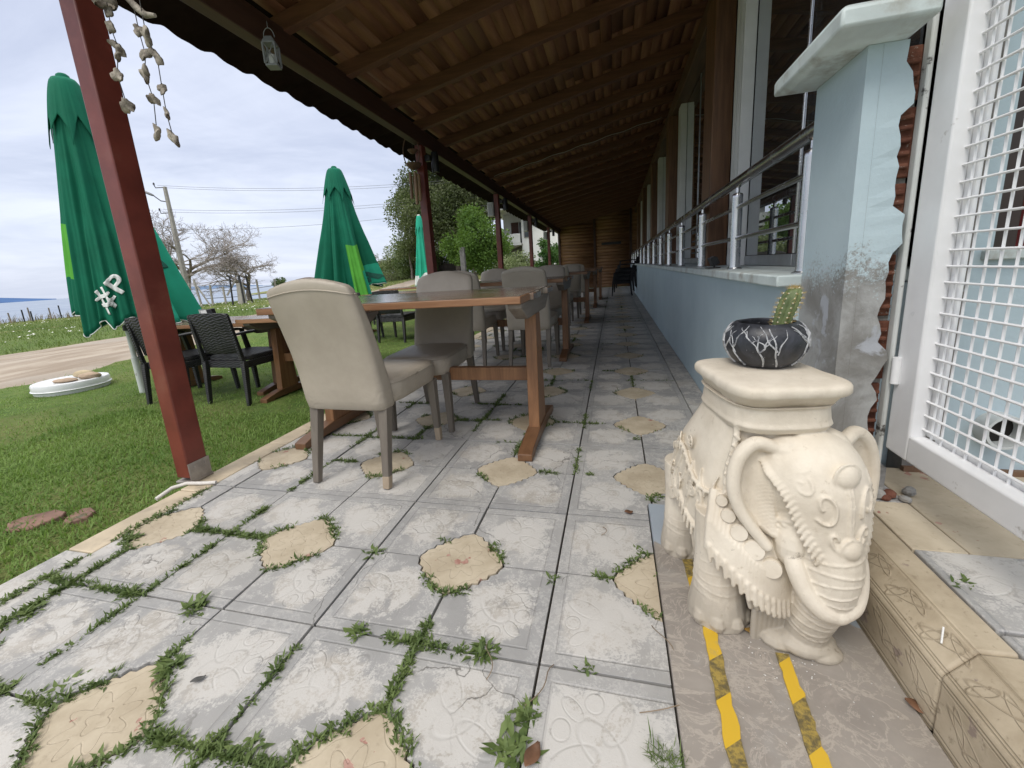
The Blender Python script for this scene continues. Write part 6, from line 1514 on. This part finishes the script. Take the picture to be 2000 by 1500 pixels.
for z,r in cz:
    rings.append([(ax(z)[0]+r*(1+.16*abs(math.cos(4*t_))-.06)*math.cos(t_),ax(z)[1]+r*(1+.16*abs(math.cos(4*t_))-.06)*math.sin(t_),z) for t_ in [2*math.pi*j/n_ for j in range(n_)]])
mb.loft(rings,True); mb.build('stem',MCAC,cx_p,smooth=60)
mb=MB(); m2=MB()
for rib in range(8):
    t_=rib*math.pi/4
    for k in range(9):
        z=.010+.0112*k; r=np.interp(z,[c[0] for c in cz],[c[1] for c in cz])*1.10; c=Vector((ax(z)[0]+r*math.cos(t_),r*math.sin(t_),z)); mb.ball(c,.0020,6)
        for j in range(7):
            d=Vector((math.cos(t_)+rq.gauss(0,.55),math.sin(t_)+rq.gauss(0,.55),rq.gauss(.15,.5))).normalized(); m2.tube([c,c+d*rq.uniform(.006,.012)],[.00035,.00015],3,cap=False)
for j in range(60):
    d=Vector((rq.gauss(0,.5),rq.gauss(0,.5),1)).normalized(); c=Vector((.025,0,.099))+Vector((rq.gauss(0,.005),rq.gauss(0,.005),0)); m2.tube([c,c+d*rq.uniform(.006,.013)],[.0004,.0002],3,cap=False)
mb.build('areoles',M('pale_areole',(.62,.58,.45),.9,.1,30,0),cx_p,smooth=60); m2.build('spines',M('golden_spine',(.50,.37,.14),.6,.2,30,0),cx_p)
# ------------------------------------------------------------------ hanging things
MSHELL=M('oyster_shell',(.20,.165,.125),.7,.35,26,.5,90,.004,col2=(.42,.37,.30),dirt=(.08,.06,.045),dscale=22,dlo=.55,dhi=.68); MCORD=M('dark_cord',(.06,.055,.05),.8,.1,9,0)
def shell(p,s,seed,ang,parent):
    s*=.80
    q_=random.Random(seed); mb=MB(); n=22; rings=[]
    th_=q_.uniform(0,6.28)
    for lay,(f,dz) in enumerate(((.12,.010),(.45,.012),(.78,.008),(1.0,.0),(.97,-.004),(.6,-.008),(.2,-.007))):
        rg=[]
        for j in range(n):
            a=2*math.pi*j/n; r=.80+.18*math.sin(2*a+th_)+.12*math.sin(3*a+2*th_)+.08*math.sin(7*a+seed)+.05*math.sin(11*a)
            x=math.cos(a)*r*f*s*.36; z=math.sin(a)*r*f*s*.60
            y=dz*s/.06+.10*s*math.sin(3*a+seed)*f*f+.08*s*(x/s)*(z/s)*8*f
            v=Vector((x,y,z)); v=Euler((q_.uniform(-.02,.02),.0,0)).to_matrix()@v
            rg.append(Euler((.25*math.sin(seed*1.7),.5*math.sin(seed*2.3),ang)).to_matrix()@v)
        rings.append(rg)
    mb.loft(rings,True); o=mb.build('shell',MSHELL,parent,smooth=50); o.location=p; return o
def dY(px,py,Y): return atY(px,py,Y)
YS=1.335
sm1=thing('shell_mobile','string of grey oyster shells hanging beside the big red post','shell mobile',dY(228,0,YS),0,'shell strings hanging from the porch roof')
sm2=thing('shell_mobile','longer pair of strings with oyster shells hanging under a curved piece, right of the other','shell mobile',dY(285,0,YS),0,'shell strings hanging from the porch roof')
def put(root,items,seed,top):
    prev=None; pts_=[Vector(top)-Vector(root.location)]
    for k,(px,py,s) in enumerate(items):
        p=dY(px,py,YS)-Vector(root.location); p.y+=.012*math.sin(k*2.1+seed); shell(p,s,seed+k,rnd.uniform(-.6,.6),root); pts_.append(p)
    mb=MB(); mb.tube(pts_,.0016,5); mb.build('cord',MCORD,root,smooth=180)
rt=lambda px: Vector((dY(px,0,YS).x,YS,zr(dY(px,0,YS).x,1.31)+.01))
put(sm1,[(211,22,.062),(223,57,.06),(226,92,.07),(229,105,.06),(236,150,.072),(243,205,.078)],3,rt(214))
put(sm2,[(268,58,.062),(280,104,.062),(290,147,.072),(297,193,.062),(303,258,.066)],13,rt(262))
put(sm2,[(292,75,.072),(307,112,.07),(311,172,.058),(331,224,.048),(339,270,.074)],23,rt(285))
mb=MB(); a,b,c,d=[dY(px,py,YS)-Vector(sm2.location) for px,py in ((248,-5),(268,16),(284,29),(303,30))]; mb.tube([a,b,c,d],[.010,.012,.011,.006],10); mb.build('curved_wood',MSHELL,sm2,smooth=60)
mb=MB(); a,b=[dY(px,py,YS)-Vector(sm1.location) for px,py in ((196,4),(218,6))]; mb.lathe([(.03,-.012),(.036,0),(.034,.03),(.028,.03),(.029,0),(.026,-.008)],tuple(a.lerp(b,.4)),18,cap=False); mb.build('shell_cup',MSHELL,sm1,smooth=40)
# lantern under the eave beam
lp=Vector((-1.93,2.20,2.205)); d_=ray(531,106); lp=Vector((0,0,CAMH))+d_*(2.22/d_.y); lp.z-=.0
ln=thing('lantern','small grey white metal lantern hanging from the eave beam','lantern',lp,R(20))
MLAN=M('grey_white_metal',(.22,.23,.23),.5,.15,12,.1,60); s=.031
mb=MB(); mb.bx(-s,s,-s,s,-.066,-.056); mb.bx(-s,s,-s,s,.046,.054)
for sx in (-1,1):
    for sy in (-1,1): mb.bx(sx*s-.004,sx*s+.004,sy*s-.004,sy*s+.004,-.0555,.0455)
mb.build('frame',MLAN,ln,bevel=.001)
mb=MB()
for k in range(4):
    m=Matrix.Rotation(k*math.pi/2,3,'Z')
    for a,b in (((-s+.004,-s,-.055),(s-.004,-s,.045)),((-s+.004,-s,.045),(s-.004,-s,-.055))): mb.beam(m@Vector(a),m@Vector(b),.005,.003)
mb.build('lattice',MLAN,ln)
mb=MB(); mb.add([(-s,-s,.0545),(s,-s,.0545),(s,s,.0545),(-s,s,.0545),(-.016,-.016,.082),(.016,-.016,.082),(.016,.016,.082),(-.016,.016,.082)],[(3,2,1,0),(4,5,6,7),(0,1,5,4),(1,2,6,5),(2,3,7,6),(3,0,4,7)]); mb.build('lid',MLAN,ln)
mb=MB(); mb.tube([(.028*math.cos(a),0,.082+.045*math.sin(a)) for a in [math.pi*k/12 for k in range(13)]],.0022,6); mb.tube([(0,0,.127),(0,0,.16)],.0015,5); mb.build('handle',MLAN,ln,smooth=180)
mb=MB(); mb.lathe([(.0005,.0),(.018,0),(.018,.05),(.0005,.05)],(0,0,-.055),14); mb.build('candle',M('white_wax',(.6,.6,.56),.5,.04,9,0),ln,smooth=40)
# bamboo wind chime at the second post
YB=4.42
bt=dY(815,262,YB); bc=thing('wind_chime','bamboo wind chime with coconut cups and a cane hoop, hanging by the second red post','wind chime',bt,0)
MBAM=wood('bamboo_tube',(.16,.09,.045),(.34,.21,.11),.5,2); MCOCO=M('coconut_shell',(.115,.062,.035),.6,.3,12,.3,60)
L_=lambda px,py: dY(px,py,YB)-Vector(bt)
mb=MB(); ct=L_(805,300); c0=(L_(803,268)+L_(803,326))/2; hh=(L_(803,262)-L_(803,328)).length/2; ww=(L_(789,300)-L_(820,300)).length/2
mb.tube([c0+Vector((ww*math.cos(a),0,hh*math.sin(a))) for a in [2*math.pi*k/36 for k in range(37)]],.006,7); mb.build('hoop',MCOCO,bc,smooth=180)
for px,py,r in ((806,293,.055),(808,320,.085)):
    p=L_(px,py); mb=MB(); mb.lathe([(.002,-r*.75),(r*.5,-r*.6),(r*.85,-r*.25),(r,.02*r),(r*.93,.02*r),(r*.78,-.2*r),(.002,-r*.5)],tuple(p),20); mb.build('coconut_cup',MCOCO,bc,smooth=50)
for k,(px,y0,y1) in enumerate(((801,337,388),(808,335,372),(813,338,400),(818,340,392),(806,345,380))):
    a,b=L_(px,y0),L_(px+4,y1); a.y+=.03*math.sin(k*2); b.y+=.03*math.sin(k*2); mb=MB(); mb.tube([a,b],.016,12); mb.build('bamboo_tube',MBAM,bc,smooth=50)
    m2=MB(); m2.tube([a,L_(808,322)],.0015,4); m2.build('cord',MCORD,bc)
mb=MB(); mb.tube([L_(797,232),L_(803,262)],.003,5); mb.tube([L_(797,232),L_(806,290)],.0015,5); mb.build('cord',MCORD,bc)
# ------------------------------------------------------------------ litter
MDL=M('dry_brown_leaf',(.15,.075,.04),.7,.3,30,.3,90,.002); MDL2=M('yellow_dry_leaf',(.34,.20,.05),.7,.3,30,.3,90,.002)
def dleaf(px,py,z,L,W,ang,mat,label,curl=.4):
    x,y=gz(px,py,z); mb=MB(); n=9; top=[];
    for k in range(n+1):
        t_=k/n; w_=W*math.sin(math.pi*min(.98,max(.02,t_)))**.8*.5; zz_=.004+curl*L*.35*(2*t_-1)**2+.003*math.sin(5*t_)
        for s in (-1,0,1): top.append((L*(t_-.5),s*w_,zz_+abs(s)*curl*W*.25))
    fs=[]
    for k in range(n):
        for j in (0,1): fs.append((3*k+j,3*k+j+1,3*k+j+4,3*k+j+3)[::-1])
    mb.add(top,fs); o=mb.build('dry_leaf',mat,smooth=60); o.location=(x,y,z); o.rotation_euler=(0,0,ang); sd2=o.modifiers.new('Solidify','SOLIDIFY'); sd2.thickness=.0012
    tag(o,label,'leaf')
dleaf(1478,1240,.014,.055,.022,R(-5),MDL2,'curled yellow leaf under the elephant statue between its feet',.3)
dleaf(1790,1385,.014,.035,.024,R(-30),MDL,'dry brown leaf in the corner between the marble and the step',.5)
dleaf(1228,1003,.003,.030,.024,R(20),MDL,'small dark brown leaf on the pavers beside the elephant statue',.5)
dleaf(1040,1480,.003,.05,.028,R(70),MDL,'reddish brown dry leaf at the bottom edge by the long joint',.4)
dleaf(388,1330,.003,.03,.014,R(50),M('grey_dry_leaf',(.10,.10,.095),.8,.2,30,.2,90),'small grey dry leaf on a paver in the left foreground',.4)
x,y=gz(1800,1185,.17); mb=MB(); mb.tube([(-.009,-.012,0),(.009,.012,.004)],.0016,6); o=mb.build('cotton_stick',M('white_stick',(.75,.75,.73),.5,.03,9,0),smooth=60); o.location=(.602,.845,.180); o.rotation_euler=(R(35),R(-20),0); tag(o,'tiny white stick lying on the sloping relief tile of the step','stick')
mb=MB(); q_=random.Random(4)
for k in range(46):
    x,y=gz(q_.uniform(1460,1600),q_.uniform(1240,1330),.012); mb.ball((x,y,.0135),(q_.uniform(.0007,.0020),q_.uniform(.0007,.0016),.0009),5)
for k in range(25):
    x,y=gz(q_.uniform(1400,1850),q_.uniform(1260,1490),.012)
    if x<.56: mb.ball((x,y,.0132),(q_.uniform(.0006,.0015),q_.uniform(.0006,.0012),.0008),5)
stuff(mb.build('paint_flakes',M('white_flake',(.72,.71,.68),.7,.1,30,0)),'tiny white paint flakes scattered on the marble in front of the statue','flakes')
mb=MB()
for px,py,L in ((955,1295,.09),(1060,1340,.12),(1298,1260,.10),(1305,1390,.12),(1180,1040,.05)):
    x,y=gz(px,py); a=q_.uniform(0,3); pts_=[(x+L*(t_-.5)*math.cos(a)+.012*math.sin(5*t_),y+L*(t_-.5)*math.sin(a),.004+.01*math.sin(3*t_)) for t_ in [k/8 for k in range(9)]]; mb.tube(pts_,[.0012]*9,4)
stuff(mb.build('dry_stems',M('dry_stem',(.20,.15,.10),.9,.2,9,0)),'thin dry stems lying over the pavers','dry stems')
